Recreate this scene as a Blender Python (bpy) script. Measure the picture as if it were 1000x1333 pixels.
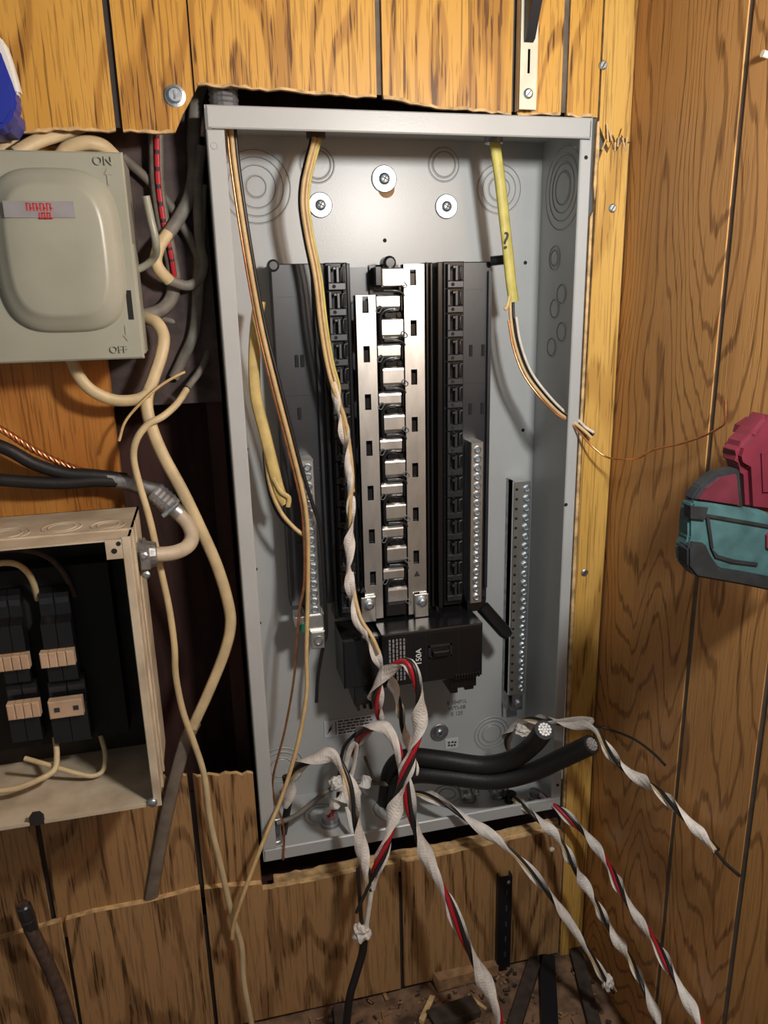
import bpy, bmesh, math, random
from mathutils import Vector, Matrix
random.seed(7)
S = bpy.context.scene
for o in list(bpy.data.objects): bpy.data.objects.remove(o)

# ------------------------------------------------------------------ camera
CAM = Vector((-0.0178, -0.7296, -0.1696))
F = 969.9
def _rot(r):
    r = Vector(r); th = r.length
    return Matrix.Rotation(th, 3, r / th)
ROT = _rot((0.2679, -0.229, -0.0541)) @ Matrix(((1, 0, 0), (0, 0, -1), (0, 1, 0)))   # rows: right, down, forward
cd = bpy.data.cameras.new('camera'); cam = bpy.data.objects.new('camera', cd)
S.collection.objects.link(cam); S.camera = cam
rt, dn, fw = ROT[0], ROT[1], ROT[2]
M4 = Matrix((rt, -Vector(dn), -Vector(fw))).transposed().to_4x4(); M4.translation = CAM
cam.matrix_world = M4
cd.sensor_fit = 'VERTICAL'; cd.sensor_height = 36.0; cd.lens = F / 1333 * 36; cd.clip_start = 0.01

# ------------------------------------------------------------------ world, lamp, exposure
w = bpy.data.worlds.new('world'); S.world = w; w.use_nodes = True
w.node_tree.nodes['Background'].inputs[0].default_value = (1.0, 0.98, 0.95, 1)
w.node_tree.nodes['Background'].inputs[1].default_value = 0.145
ld = bpy.data.lights.new('work_lamp', 'POINT'); ld.energy = 15.0; ld.shadow_soft_size = 0.035
ld.color = (1.0, 0.99, 0.96)
lo = bpy.data.objects.new('work_lamp', ld); S.collection.objects.link(lo); lo.location = (0.310, -0.57, 0.01)
S.view_settings.view_transform = 'Standard'; S.view_settings.look = 'None'
S.view_settings.gamma = 1.0; S.view_settings.use_curve_mapping = False
S.view_settings.exposure = 0.0

# ------------------------------------------------------------------ pixel -> point on a real plane (survey of the photograph)
def _ray(u, v):
    d = Vector(((u - 500) / F, (v - 666.5) / F, 1.0))
    return ROT.transposed() @ d
def at(u, v, y=0.0):
    d = _ray(u, v); return CAM + d * ((y - CAM.y) / d.y)
def atx(u, v, x):
    d = _ray(u, v); return CAM + d * ((x - CAM.x) / d.x)
def atz(u, v, z):
    d = _ray(u, v); return CAM + d * ((z - CAM.z) / d.z)

# ------------------------------------------------------------------ materials
def mat(name, col, rough=0.5, metal=0.0, spec=0.5, var=0.0, vscale=60, bump=0.0, bscale=200, stretch=(1, 1, 1), dirt=None):
    m = bpy.data.materials.new(name); m.use_nodes = True
    nt = m.node_tree; b = nt.nodes['Principled BSDF']
    b.inputs['Base Color'].default_value = (*col, 1); b.inputs['Roughness'].default_value = rough
    b.inputs['Metallic'].default_value = metal; b.inputs['Specular IOR Level'].default_value = spec
    if var or bump or dirt:
        g = nt.nodes.new('ShaderNodeNewGeometry'); mp = nt.nodes.new('ShaderNodeMapping')
        mp.inputs['Scale'].default_value = stretch
        nt.links.new(g.outputs['Position'], mp.inputs[0])
        n = nt.nodes.new('ShaderNodeTexNoise'); n.inputs['Scale'].default_value = vscale; n.inputs['Detail'].default_value = 5
        nt.links.new(mp.outputs[0], n.inputs['Vector'])
        if var or dirt:
            r = nt.nodes.new('ShaderNodeValToRGB')
            c2 = dirt or tuple(c * (1 - var) for c in col)
            r.color_ramp.elements[0].color = (*c2, 1); r.color_ramp.elements[1].color = (*[min(1, c * (1 + var * .5)) for c in col], 1)
            r.color_ramp.elements[0].position = .32; r.color_ramp.elements[1].position = .62
            nt.links.new(n.outputs['Fac'], r.inputs[0]); nt.links.new(r.outputs[0], b.inputs['Base Color'])
        if bump:
            n2 = nt.nodes.new('ShaderNodeTexNoise'); n2.inputs['Scale'].default_value = bscale; n2.inputs['Detail'].default_value = 3
            nt.links.new(mp.outputs[0], n2.inputs['Vector'])
            bp = nt.nodes.new('ShaderNodeBump'); bp.inputs['Strength'].default_value = bump; bp.inputs['Distance'].default_value = .002
            nt.links.new(n2.outputs['Fac'], bp.inputs['Height']); nt.links.new(bp.outputs[0], b.inputs['Normal'])
    return m

def wood(name, base, light, dark, ring=14, ringamt=.55, pore=.9, su=7.0, sv=1.3, rough=.42, streak=.6, seed=0.0, line=.1):
    m = bpy.data.materials.new(name); m.use_nodes = True
    nt = m.node_tree; N = nt.nodes.new; L = nt.links.new; b = nt.nodes['Principled BSDF']
    def math_(op, a, c=None):
        n = N('ShaderNodeMath'); n.operation = op
        for i, v in enumerate((a, c)):
            if v is None: continue
            if isinstance(v, (int, float)): n.inputs[i].default_value = v
            else: L(v, n.inputs[i])
        return n.outputs[0]
    g = N('ShaderNodeNewGeometry'); sp = N('ShaderNodeSeparateXYZ'); L(g.outputs['Position'], sp.inputs[0])
    u = math_('SUBTRACT', sp.outputs[0], sp.outputs[1]); v = sp.outputs[2]
    oi = N('ShaderNodeObjectInfo'); rnd = math_('ADD', math_('MULTIPLY', oi.outputs['Random'], 37.0), seed)
    def vec(a, c):
        cb = N('ShaderNodeCombineXYZ'); L(math_('MULTIPLY', u, a), cb.inputs[0]); L(math_('MULTIPLY', v, c), cb.inputs[1]); L(rnd, cb.inputs[2]); return cb.outputs[0]
    def noise(a, c, det=2.0, rgh=.5):
        n = N('ShaderNodeTexNoise'); n.inputs['Scale'].default_value = 1; n.inputs['Detail'].default_value = det; n.inputs['Roughness'].default_value = rgh
        L(vec(a, c), n.inputs['Vector']); return n.outputs['Fac']
    def ramp(x, p0, p1):
        mr = N('ShaderNodeMapRange'); mr.interpolation_type = 'SMOOTHSTEP'
        L(x, mr.inputs[0]); mr.inputs[1].default_value = p0; mr.inputs[2].default_value = p1; return mr.outputs[0]
    def mix(f, c1, c2):
        mx = N('ShaderNodeMix'); mx.data_type = 'RGBA'
        if isinstance(f, float): mx.inputs[0].default_value = f
        else: L(f, mx.inputs[0])
        for i, c in ((6, c1), (7, c2)):
            if isinstance(c, tuple): mx.inputs[i].default_value = (*c, 1)
            else: L(c, mx.inputs[i])
        return mx.outputs[2]
    field = math_('ADD', noise(su, sv, 1.5), math_('MULTIPLY', noise(90, 9, 2), .03))
    rings = math_('SINE', math_('MULTIPLY', field, ring * 6.283))
    r01 = ramp(rings, line, 1.0)
    tone = noise(14, 1.5, 3)
    c = mix(ramp(tone, .3, .7), base, light)
    c = mix(math_('MULTIPLY', r01, ringamt), c, dark)
    fine = ramp(noise(420, 22, 2), .53, .63)
    c = mix(math_('MULTIPLY', math_('MULTIPLY', fine, math_('ADD', math_('MULTIPLY', r01, .7), .3)), pore), c, tuple(x * .35 for x in dark))
    st = ramp(noise(300, 5.5, 2, .55), .585, .65)
    c = mix(math_('MULTIPLY', st, streak), c, tuple(x * .6 for x in dark))
    L(c, b.inputs['Base Color']); b.inputs['Roughness'].default_value = rough; b.inputs['Specular IOR Level'].default_value = .35
    bp = N('ShaderNodeBump'); bp.inputs['Strength'].default_value = .25; bp.inputs['Distance'].default_value = .0006
    L(math_('SUBTRACT', 1.0, fine), bp.inputs['Height']); L(bp.outputs[0], b.inputs['Normal'])
    return m

M = {}
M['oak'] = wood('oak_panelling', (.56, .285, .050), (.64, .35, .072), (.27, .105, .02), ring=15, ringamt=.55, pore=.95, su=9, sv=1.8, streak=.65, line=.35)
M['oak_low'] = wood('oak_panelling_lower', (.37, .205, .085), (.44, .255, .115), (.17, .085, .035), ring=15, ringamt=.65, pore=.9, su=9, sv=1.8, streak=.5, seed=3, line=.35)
M['strip'] = wood('oak_corner_strip', (.60, .34, .075), (.68, .41, .11), (.33, .15, .03), ring=7, ringamt=.45, pore=.7, su=10, seed=9)
M['brown'] = wood('brown_panelling', (.50, .245, .085), (.60, .31, .105), (.24, .105, .036), ring=30, ringamt=.72, pore=.5, su=7.5, sv=1.9, streak=.2, seed=5, line=.62)
M['ply'] = wood('orange_plywood', (.46, .18, .035), (.55, .24, .055), (.28, .09, .015), ring=5, ringamt=.4, pore=.5, streak=.3, seed=12)
M['raw'] = mat('raw_wood_edge', (.60, .40, .19), .8, var=.45, vscale=90)
M['groove'] = mat('groove_dark', (.03, .022, .018), .7)
M['groove_grey'] = mat('groove_grey', (.12, .095, .075), .7, var=.3)
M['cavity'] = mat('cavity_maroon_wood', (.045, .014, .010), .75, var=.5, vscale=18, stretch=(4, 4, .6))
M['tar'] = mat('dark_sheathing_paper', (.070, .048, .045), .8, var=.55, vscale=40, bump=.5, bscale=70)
M['grey'] = mat('grey_enamel', (.45, .46, .455), .33, spec=.45, var=.05, vscale=12, bump=.04, bscale=500)
M['ko'] = mat('grey_enamel_groove', (.16, .165, .165), .6)
M['hole'] = mat('black_hole', (.008, .008, .008), .8)
M['zinc'] = mat('zinc_plate', (.56, .62, .67), .42, metal=1, var=.2, vscale=250)
M['tin'] = mat('tin_plated_bus', (.80, .79, .75), .36, metal=1, var=.12, vscale=90, stretch=(1, 1, .3), bump=.05, bscale=150)
M['lead'] = mat('dull_cast_metal', (.40, .40, .40), .42, metal=.9, var=.35, vscale=120, bump=.2, bscale=180)
M['blk'] = mat('black_plastic', (.009, .009, .010), .22, spec=.55)
M['blk2'] = mat('charcoal_plastic', (.015, .016, .021), .38, spec=.9, var=.3, vscale=40)
M['rub'] = mat('black_cable_jacket', (.013, .012, .012), .5, spec=.4, bump=.15, bscale=300)
M['insb'] = mat('black_insulation', (.016, .015, .015), .38)
M['insw'] = mat('white_insulation', (.72, .66, .58), .5, var=.12, vscale=120)
M['wrap'] = mat('white_paper_wrap', (.74, .68, .62), .7, var=.18, vscale=90, bump=.35, bscale=160)
M['insr'] = mat('red_insulation', (.42, .012, .02), .4)
M['tanw'] = mat('tan_insulation', (.62, .43, .20), .45, var=.15, vscale=90)
M['copper'] = mat('bare_copper', (.80, .36, .17), .32, metal=1, var=.25, vscale=150)
M['ivory'] = mat('ivory_cable_sheath', (.60, .47, .27), .5, var=.18, vscale=45)
M['ivoryd'] = mat('greyed_cable_sheath', (.20, .16, .125), .55, var=.3, vscale=45)
M['greyc'] = mat('old_grey_cable_sheath', (.17, .15, .125), .6, var=.35, vscale=60)
M['yel'] = mat('yellow_cable_sheath', (.62, .46, .17), .5, var=.2, vscale=60)
M['lime'] = mat('lime_yellow_sheath', (.60, .52, .13), .5, var=.2, vscale=60)
M['alu'] = mat('aluminium_strand', (.78, .78, .78), .35, metal=.8)
M['disc'] = mat('green_grey_enamel', (.335, .335, .27), .34, spec=.45, var=.07, vscale=20, bump=.03, bscale=400)
M['beige'] = mat('beige_enamel', (.55, .46, .34), .5, var=.2, vscale=35, dirt=(.42, .34, .24))
M['inside'] = mat('shaded_steel', (.022, .018, .016), .6, var=.4)  # shade inside the old box, put into the base colour
M['hand'] = mat('tan_breaker_handle', (.56, .38, .25), .5, var=.15)
M['teal'] = mat('worn_teal_paint', (.045, .115, .122), .55, var=.35, vscale=50, bump=.1)
M['tealb'] = mat('blackened_teal_trim', (.018, .022, .026), .5, var=.4, vscale=60)
M['maroon'] = mat('maroon_plastic', (.15, .018, .034), .45, var=.25, vscale=30)
M['marwin'] = mat('smoky_maroon_pane', (.11, .02, .035), .3, var=.35, vscale=40)
M['blue'] = mat('blue_plastic', (.02, .035, .32), .4)
M['white'] = mat('white_plastic', (.72, .70, .66), .5)
M['cream'] = mat('cream_enamel', (.70, .64, .50), .4, var=.1)
M['red'] = mat('red_print', (.55, .03, .03), .6)
M['lab'] = mat('silver_label', (.27, .26, .27), .5, var=.15)
M['paper'] = mat('white_label', (.62, .62, .63), .5)
M['ink'] = mat('black_ink', (.03, .03, .035), .6)
M['pale'] = mat('white_print', (.75, .75, .75), .6)
M['dirt'] = mat('dusty_ledge', (.19, .11, .062), .9, var=.6, vscale=40, bump=.8, bscale=90, dirt=(.05, .028, .018))
M['chip'] = mat('wood_chip', (.32, .18, .085), .8, var=.4, vscale=80)
M['dkw'] = mat('dark_old_wood', (.045, .03, .022), .8, var=.5, vscale=60)
M['steelb'] = mat('black_steel', (.010, .012, .017), .4, metal=.3)
M['brownc'] = mat('brown_cloth_cable', (.075, .045, .032), .75, var=.4, vscale=150)
M['conn'] = mat('grey_die_cast', (.38, .38, .39), .4, metal=.75, var=.25, vscale=80)
M['green'] = mat('green_screw', (.02, .16, .09), .4)

# ------------------------------------------------------------------ building helpers
WL = {}
class MB:
    def __init__(s): s.v = []; s.f = []; s.m = []; s.sm = []
    def add(s, vs, fs, mi=0, smooth=False):
        o = len(s.v); s.v += [Vector(a) for a in vs]
        for f in fs: s.f.append([i + o for i in f]); s.m.append(mi); s.sm.append(smooth)
        return s
    def box(s, x0, x1, y0, y1, z0, z1, mi=0):
        vs = [(x, y, z) for x in (x0, x1) for y in (y0, y1) for z in (z0, z1)]
        return s.add(vs, [(0, 1, 3, 2), (4, 6, 7, 5), (0, 4, 5, 1), (2, 3, 7, 6), (0, 2, 6, 4), (1, 5, 7, 3)], mi)
    def cbox(s, c, h, R=None, mi=0):
        vs = []
        for x in (-1, 1):
            for y in (-1, 1):
                for z in (-1, 1):
                    p = Vector((x * h[0], y * h[1], z * h[2]))
                    vs.append(Vector(c) + (R @ p if R else p))
        return s.add(vs, [(0, 1, 3, 2), (4, 6, 7, 5), (0, 4, 5, 1), (2, 3, 7, 6), (0, 2, 6, 4), (1, 5, 7, 3)], mi)
    def bbox(s, x0, x1, y0, y1, z0, z1, c=.002, mi=0):          # front edges chamfered (front = -y)
        vs = [(x0, y1, z0), (x1, y1, z0), (x1, y1, z1), (x0, y1, z1), (x0, y0 + c, z0), (x1, y0 + c, z0), (x1, y0 + c, z1), (x0, y0 + c, z1),
              (x0 + c, y0, z0 + c), (x1 - c, y0, z0 + c), (x1 - c, y0, z1 - c), (x0 + c, y0, z1 - c)]
        fs = [(3, 2, 1, 0), (0, 1, 5, 4), (1, 2, 6, 5), (2, 3, 7, 6), (3, 0, 4, 7), (4, 5, 9, 8), (5, 6, 10, 9), (6, 7, 11, 10), (7, 4, 8, 11), (8, 9, 10, 11)]
        return s.add(vs, fs, mi)
    def lathe(s, c, axis, prof, n=24, mi=0, smooth=False, caps=(True, True)):   # prof: (r, h) along axis
        a = Vector(axis).normalized(); t = a.orthogonal().normalized(); b = a.cross(t)
        vs = []; fs = []
        for r, h in prof:
            for i in range(n):
                q = 2 * math.pi * i / n
                vs.append(Vector(c) + a * h + (t * math.cos(q) + b * math.sin(q)) * r)
        for k in range(len(prof) - 1):
            for i in range(n):
                j = (i + 1) % n
                fs.append((k * n + i, k * n + j, (k + 1) * n + j, (k + 1) * n + i))
        s.add(vs, fs, mi, smooth)
        if caps[0]: s.add(vs[:n], [tuple(range(n))[::-1]], mi)
        if caps[1]: s.add(vs[-n:], [tuple(range(n))], mi)
        return s
    def cyl(s, p0, p1, r, n=14, mi=0, r1=None, smooth=True):
        d = Vector(p1) - Vector(p0)
        return s.lathe(p0, d, [(r, 0), (r1 if r1 is not None else r, d.length)], n, mi, smooth)
    def prism(s, poly, ax, d0, d1, mi=0, mside=None):            # poly in the two other axes, extruded along ax from d0 to d1
        n = len(poly)
        def P(q, d):
            return {'x': (d, q[0], q[1]), 'y': (q[0], d, q[1]), 'z': (q[0], q[1], d)}[ax]
        vs = [P(q, d0) for q in poly] + [P(q, d1) for q in poly]
        s.add(vs, [tuple(range(n)), tuple(range(2 * n - 1, n - 1, -1))], mi)
        o = len(s.v) - 2 * n
        for i in range(n):
            j = (i + 1) % n
            s.f.append([o + i, o + n + i, o + n + j, o + j]); s.m.append(mi if mside is None else mside); s.sm.append(False)
        return s
    def tube(s, pts, ra, rb=None, n=8, mi=0, flat=False, smooth=True, twist=None):   # sweep of an ellipse ra x rb
        P = [Vector(p) for p in pts]; m = len(P); vs = []; fs = []
        T = [(P[min(i + 1, m - 1)] - P[max(i - 1, 0)]).normalized() for i in range(m)]
        nrm = None
        for i in range(m):
            if flat:
                nn = T[i].cross(Vector((0, 1, 0.0)))
                if nn.length < .15 and nrm is not None: nn = nrm
                if nrm is not None and nn.dot(nrm) < 0: nn = -nn
                nrm = nn.normalized()
            else:
                if nrm is None: nrm = T[0].cross(Vector((.1, 1, .05))).normalized()
                nrm = (nrm - T[i] * nrm.dot(T[i])).normalized()
            b = T[i].cross(nrm).normalized()
            a1 = ra(i / (m - 1)) if callable(ra) else ra
            b1 = (rb(i / (m - 1)) if callable(rb) else rb) if rb is not None else a1
            tw = twist(i / (m - 1)) if twist else 0
            for k in range(n):
                q = 2 * math.pi * k / n
                x, y = a1 * math.cos(q), b1 * math.sin(q)
                x, y = x * math.cos(tw) - y * math.sin(tw), x * math.sin(tw) + y * math.cos(tw)
                vs.append(P[i] + nrm * x + b * y)
        for i in range(m - 1):
            for k in range(n):
                j = (k + 1) % n
                fs.append((i * n + k, (i + 1) * n + k, (i + 1) * n + j, i * n + j))
        s.add(vs, fs, mi, smooth)
        s.add(vs[:n], [tuple(range(n))], mi); s.add(vs[-n:], [tuple(range(n))[::-1]], mi)
        return s
    def build(s, name, mats, parent=None, bevel=0):
        if not isinstance(mats, (list, tuple)): mats = [mats]
        lo = Vector([min(v[i] for v in s.v) for i in range(3)]); hi = Vector([max(v[i] for v in s.v) for i in range(3)])
        c = (lo + hi) / 2
        me = bpy.data.meshes.new(name)
        me.from_pydata([v - c for v in s.v], [], s.f)
        for m_ in mats: me.materials.append(m_)
        me.polygons.foreach_set('material_index', s.m); me.polygons.foreach_set('use_smooth', s.sm)
        bm = bmesh.new(); bm.from_mesh(me); bmesh.ops.recalc_face_normals(bm, faces=bm.faces)
        if bevel: bmesh.ops.bevel(bm, geom=list(bm.edges), offset=bevel, segments=2, affect='EDGES', clamp_overlap=True)
        bm.to_mesh(me); bm.free()
        o = bpy.data.objects.new(name, me); S.collection.objects.link(o)
        WL[o.name] = c
        if parent: o.parent = parent; o.location = c - WL[parent.name]
        else: o.location = c
        return o
def inst(src, dloc, parent):
    o = src.copy(); S.collection.objects.link(o); WL[o.name] = WL[src.name] + Vector(dloc)
    o.parent = parent; o.location = WL[o.name] - WL[parent.name]
    return o
def thing(name, label, cat, loc, group=None):
    o = bpy.data.objects.new(name, None); S.collection.objects.link(o); o.location = loc; o.empty_display_size = .02
    WL[o.name] = Vector(loc); return tag(o, label, cat, group)
def tag(o, label=None, cat=None, group=None, kind=None):
    if label: o['label'] = label
    if cat: o['category'] = cat
    if group: o['group'] = group
    if kind: o['kind'] = kind
    return o
def spline(pts, k=7):
    P = [Vector(p) for p in pts]; P = [P[0] * 2 - P[1]] + P + [P[-1] * 2 - P[-2]]
    out = []
    for i in range(1, len(P) - 2):
        a, b, c, d = P[i - 1:i + 3]
        for j in range(k):
            t = j / k
            out.append(.5 * ((2 * b) + (c - a) * t + (2 * a - 5 * b + 4 * c - d) * t * t + (3 * b - a - 3 * c + d) * t ** 3))
    out.append(P[-2]); return out
def px(l):
    out = []
    for q in l:
        p = at(*q); out.append(p if p.x < .396 else atx(q[0], q[1], .396))
    return out
def resample(P, step):
    out = [P[0]]; acc = 0
    for a, b in zip(P, P[1:]):
        d = (b - a).length; t = step - acc
        while t <= d: out.append(a.lerp(b, t / d)); t += step
        acc = d - (t - step)
    out.append(P[-1]); return out
def offset(P, r, ph, pitch):
    """helix around the path P"""
    out = []; nrm = None; s_ = 0; m = len(P)
    for i in range(m):
        T = (P[min(i + 1, m - 1)] - P[max(i - 1, 0)]).normalized()
        if nrm is None: nrm = T.cross(Vector((.1, 1, .05))).normalized()
        nrm = (nrm - T * nrm.dot(T)).normalized(); b = T.cross(nrm)
        q = ph + 2 * math.pi * s_ / pitch
        out.append(P[i] + (nrm * math.cos(q) + b * math.sin(q)) * r)
        if i < m - 1: s_ += (P[i + 1] - P[i]).length
    return out
def text(body, size, loc, mat_, parent, name='lettering', axes=None, ext=.0003, align='CENTER'):
    cu = bpy.data.curves.new(name, 'FONT'); cu.body = body; cu.size = size; cu.extrude = ext
    cu.align_x = align; cu.align_y = 'CENTER'; cu.resolution_u = 3
    tmp = bpy.data.objects.new('tmp', cu); S.collection.objects.link(tmp)
    me = bpy.data.meshes.new_from_object(tmp); bpy.data.objects.remove(tmp)
    X, Y = axes or (Vector((1, 0, 0)), Vector((0, 0, 1)))
    X = Vector(X).normalized(); Y = Vector(Y).normalized(); Z = X.cross(Y)
    R = Matrix((X, Y, Z)).transposed()
    for v in me.vertices: v.co = R @ v.co
    me.materials.clear(); me.materials.append(mat_)
    o = bpy.data.objects.new(name, me); S.collection.objects.link(o)
    WL[o.name] = Vector(loc); o.parent = parent; o.location = Vector(loc) - WL[parent.name]
    return o

# ================================================================== SETTING
FL = -1.012
def jag(p, q, n, a):
    out = []
    for i in range(n + 1):
        t = i / n; j = a * random.uniform(-1, 1) if 0 < i < n else 0
        out.append((p[0] + (q[0] - p[0]) * t, p[1] + (q[1] - p[1]) * t + j))
    return out
hole_top = []
_ht = [(-60, 173), (0, 172), (100, 168), (160, 171), (228, 172), (238, 148), (258, 110), (310, 113), (420, 122), (500, 128), (560, 138), (640, 147), (735, 150), (776, 153)]
_ht = [at(u, v) for u, v in _ht]; _ht = [(p.x, p.z) for p in _ht]
_ht[0] = (-.95, _ht[1][1])
for a, b in zip(_ht, _ht[1:]): hole_top += jag(a, b, max(1, int(abs(b[0] - a[0]) / .006)), .0011)[:-1]
hole_top.append(_ht[-1])
def edge_at(pl, x):
    for (xa, za), (xb, zb) in zip(pl, pl[1:]):
        if xa <= x <= xb and xb > xa: return za + (zb - za) * (x - xa) / (xb - xa)
    return pl[0][1] if x < pl[0][0] else pl[-1][1]
def cut(pl, x0, x1): return [(x0, edge_at(pl, x0))] + [p for p in pl if x0 < p[0] < x1] + [(x1, edge_at(pl, x1))]

wall = MB()
TOPZ = .42
G = [(-.54, .006), (-.40, .006), (-.2295, .006), (-.0722, .006), (-.0075, .0014), (.1562, .006), (.2865, .006), (.3372, .0062), (.3738, .0016)]
for gx, gw in G[:-1]: wall.box(gx - gw * .8, gx + gw * .8, .0035, .006, edge_at(hole_top, gx) + .003, TOPZ, 1 if gx > .14 else 0)
for gx in (-.2295, -.0712): wall.box(gx - .005, gx + .005, .0075, .010, -.82, -.68, 0)
for gx in (-.2187, -.0706, .160, .3755): wall.box(gx - .005, gx + .005, .0015, .004, FL, -.84, 0)
wall_back = tag(wall.build('wall_back', [M['groove'], M['groove_grey']]), 'wood grain panelled wall with a ragged hole cut around the grey panel', kind='structure')
def plank(poly, y0, y1, m, name='plank', par=None):
    return MB().prism(poly, 'y', y0, y1, 0, 1).build(name, [m, M['raw']], par or wall_back)
xs = [-.95] + [g for g, _ in G] + [.409]
ws = [0] + [g for _, g in G] + [0]
for i in range(len(xs) - 1):
    x0, x1 = xs[i] + ws[i] / 2, xs[i + 1] - ws[i + 1] / 2
    if i == len(xs) - 2: continue
    pl = cut(hole_top, x0, x1)
    plank([(x0, TOPZ), (x1, TOPZ)] + pl[::-1], 0, .0045, M['oak'])
for (x0, x1) in ((-.2265, -.0755), (-.069, -.0275), (-.004, .153), (.1595, .283), (.29, .333), (.341, .369)):
    pl = cut(hole_top, x0, x1); up = []
    for x, z in pl[::-1]: up.append((x, z + random.uniform(.0004, .0024)))
    plank([(x, z - .0007) for x, z in pl] + up, -.0009, .0035, M['raw'], 'torn_edge')
# corner strip: upper and lower lengths with a torn break between
xs0 = .3747
plank([(xs0, TOPZ), (.4085, TOPZ), (.4085, -.020), (.404, -.022), (.3985, -.012), (.395, -.024), (.390, -.014), (.386, -.027), (.382, -.020), (xs0, -.006)], -.001, .0045, M['strip'])
plank([(.3745, -.040), (.379, -.027), (.383, -.032), (.388, -.022), (.393, -.030), (.398, -.0215), (.4065, -.0225), (.4072, -.30), (.4055, -.56), (.4068, -.80), (.4065, FL), (.3765, FL), (.3735, -.70), (.3722, -.40)], -.004, .0045, M['strip'])
plank([(.3695, -.09), (.3722, -.085), (.3722, -.40), (.3735, -.70), (.3742, -.82), (.3715, -.82), (.3690, -.45)], -.002, .003, M['raw'], 'edge_sliver')
plank([(.3722, -.004), (.3745, -.002), (.376, -.040), (.3735, -.075), (.3715, -.06)], -.002, .003, M['raw'], 'edge_sliver')
for k in range(9):                                                    # torn splinters over the break
    c = Vector((.379 + .003 * k, -.0045, -.02 + random.uniform(-.006, .007)))
    R = Matrix.Rotation(random.uniform(-.4, .4), 3, 'Y') @ Matrix.Rotation(random.uniform(-.35, .2), 3, 'X')
    MB().cbox(c, (.0008, .0005, random.uniform(.004, .008)), R).build('splinter', [M['raw'] if k % 3 else M['strip']], wall_back)
# recessed lower panel, left of the grey panel
hb = [(-.95, -.655)] + jag((-.10, -.653), (-.004, -.667), 16, .002)
cutline = [(-.95, -.822)] + [(p.x, p.z) for p in px([(0, 1220), (60, 1203), (120, 1186), (190, 1173), (255, 1156), (300, 1152), (340, 1149)])]
for x0, x1 in ((-.95, -.2325), (-.2265, -.0742), (-.0682, -.004)):
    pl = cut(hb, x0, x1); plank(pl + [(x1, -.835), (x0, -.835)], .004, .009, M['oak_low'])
for x0, x1 in ((-.95, -.543), (-.537, -.403), (-.397, -.300)):
    plank([(x0, -.026), (x1, -.026), (x1, -.652), (x0, -.652)], 0, .0045, M['oak'])
# lower panelling, in front of it
low = cutline + [(-.0035, -.8165)]
for a, b in zip([(.0, -.8165)] + [(p.x, p.z) for p in px([(400, 1146), (470, 1130), (560, 1114), (640, 1097), (705, 1082), (738, 1077)])], [(p.x, p.z) for p in px([(400, 1146), (470, 1130), (560, 1114), (640, 1097), (705, 1082), (738, 1077)])]):
    low += jag(a, b, 8, .0009)[:-1]
low.append((.409, -.806))
for x0, x1 in ((-.95, -.2212), (-.2162, -.0731), (-.0681, .1575), (.1625, .3735)):
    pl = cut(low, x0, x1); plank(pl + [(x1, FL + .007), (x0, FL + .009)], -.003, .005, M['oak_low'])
# second splintered ply layer just under the grey panel
plank(cut([(x, z + .006 + random.uniform(-.001, .001)) for x, z in low if x > 0.004], .01, .37) + [(.37, -.83), (.01, -.84)], .006, .012, M['raw'], 'inner_ply')
# cavity behind
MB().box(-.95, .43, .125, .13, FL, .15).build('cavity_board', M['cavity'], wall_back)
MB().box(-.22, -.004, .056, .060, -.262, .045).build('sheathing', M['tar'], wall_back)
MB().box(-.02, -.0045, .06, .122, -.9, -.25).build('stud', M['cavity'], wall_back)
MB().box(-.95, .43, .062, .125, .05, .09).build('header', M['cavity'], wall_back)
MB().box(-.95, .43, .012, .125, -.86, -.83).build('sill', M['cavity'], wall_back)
for p, lab in (((228, 125), 'zinc'),):
    c = at(*p); b = MB().lathe(c, (0, -1, 0), [(.0088, 0), (.0088, .001), (.0062, .0016), (.0062, .004), (.005, .0048)], 20, smooth=False)
    o = b.build('bolt', M['zinc']); tag(o, 'zinc bolt head with flange at the torn corner above the panel', 'bolt')
    MB().box(c.x - .0008, c.x + .0008, -.0056, -.0045, c.z - .0035, c.z + .0035).build('slot', M['lead'], o)
for p, y, lab in (((785, 85), -.001, 'white headed screw high in the wall strip above its torn break'), ((797, 271), -.004, 'pale screw in the right wall strip beside the top of the grey panel'), ((761, 745), -.004, 'grey screw halfway down the wall strip right of the grey panel')):
    c = at(*p, y); b = MB().lathe(c, (0, -1, 0), [(.0042, 0), (.0042, .0012), (.003, .0022)], 16)
    o = tag(b.build('wall_screw', M['zinc'] if '745' not in str(p) else M['lead']), lab, 'screw')
    MB().cbox(c + Vector((0, -.0022, 0)), (.0005, .0002, .0028), Matrix.Rotation(.6, 3, 'Y')).build('slot', M['ink'], o)
c = at(718, 1105, -.003); o = tag(MB().lathe(c, (0, -1, 0), [(.003, 0), (.0035, .002), (.0012, .003)], 12).build('nail', M['cream']), 'small pale nail head in the lower panelling under the panel corner', 'nail')

# right wall
RX = .409
wr = MB()
for gy in (-.1638, -.2645): wr.box(RX + .0012, RX + .006, gy - .005, gy + .005, FL, TOPZ, 1)
wr.box(RX + .006, RX + .02, -.9, .02, FL - .1, TOPZ)
wall_right = tag(wr.build('wall_right', [M['groove'], M['groove_grey']]), 'brown oak panelled side wall at the right', kind='structure')
for y0, y1 in ((0.004, -.1605), (-.1675, -.2610), (-.2682, -.46), (-.465, -.9)):
    MB().box(RX, RX + .005, y1, y0, FL, TOPZ).build('plank', [M['brown']], wall_right)
MB().cyl(atx(1000, 72, RX), atx(1000, 72, RX) + Vector((-.005, 0, .001)), .0025).build('peg', M['cream'], wall_right)

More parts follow.
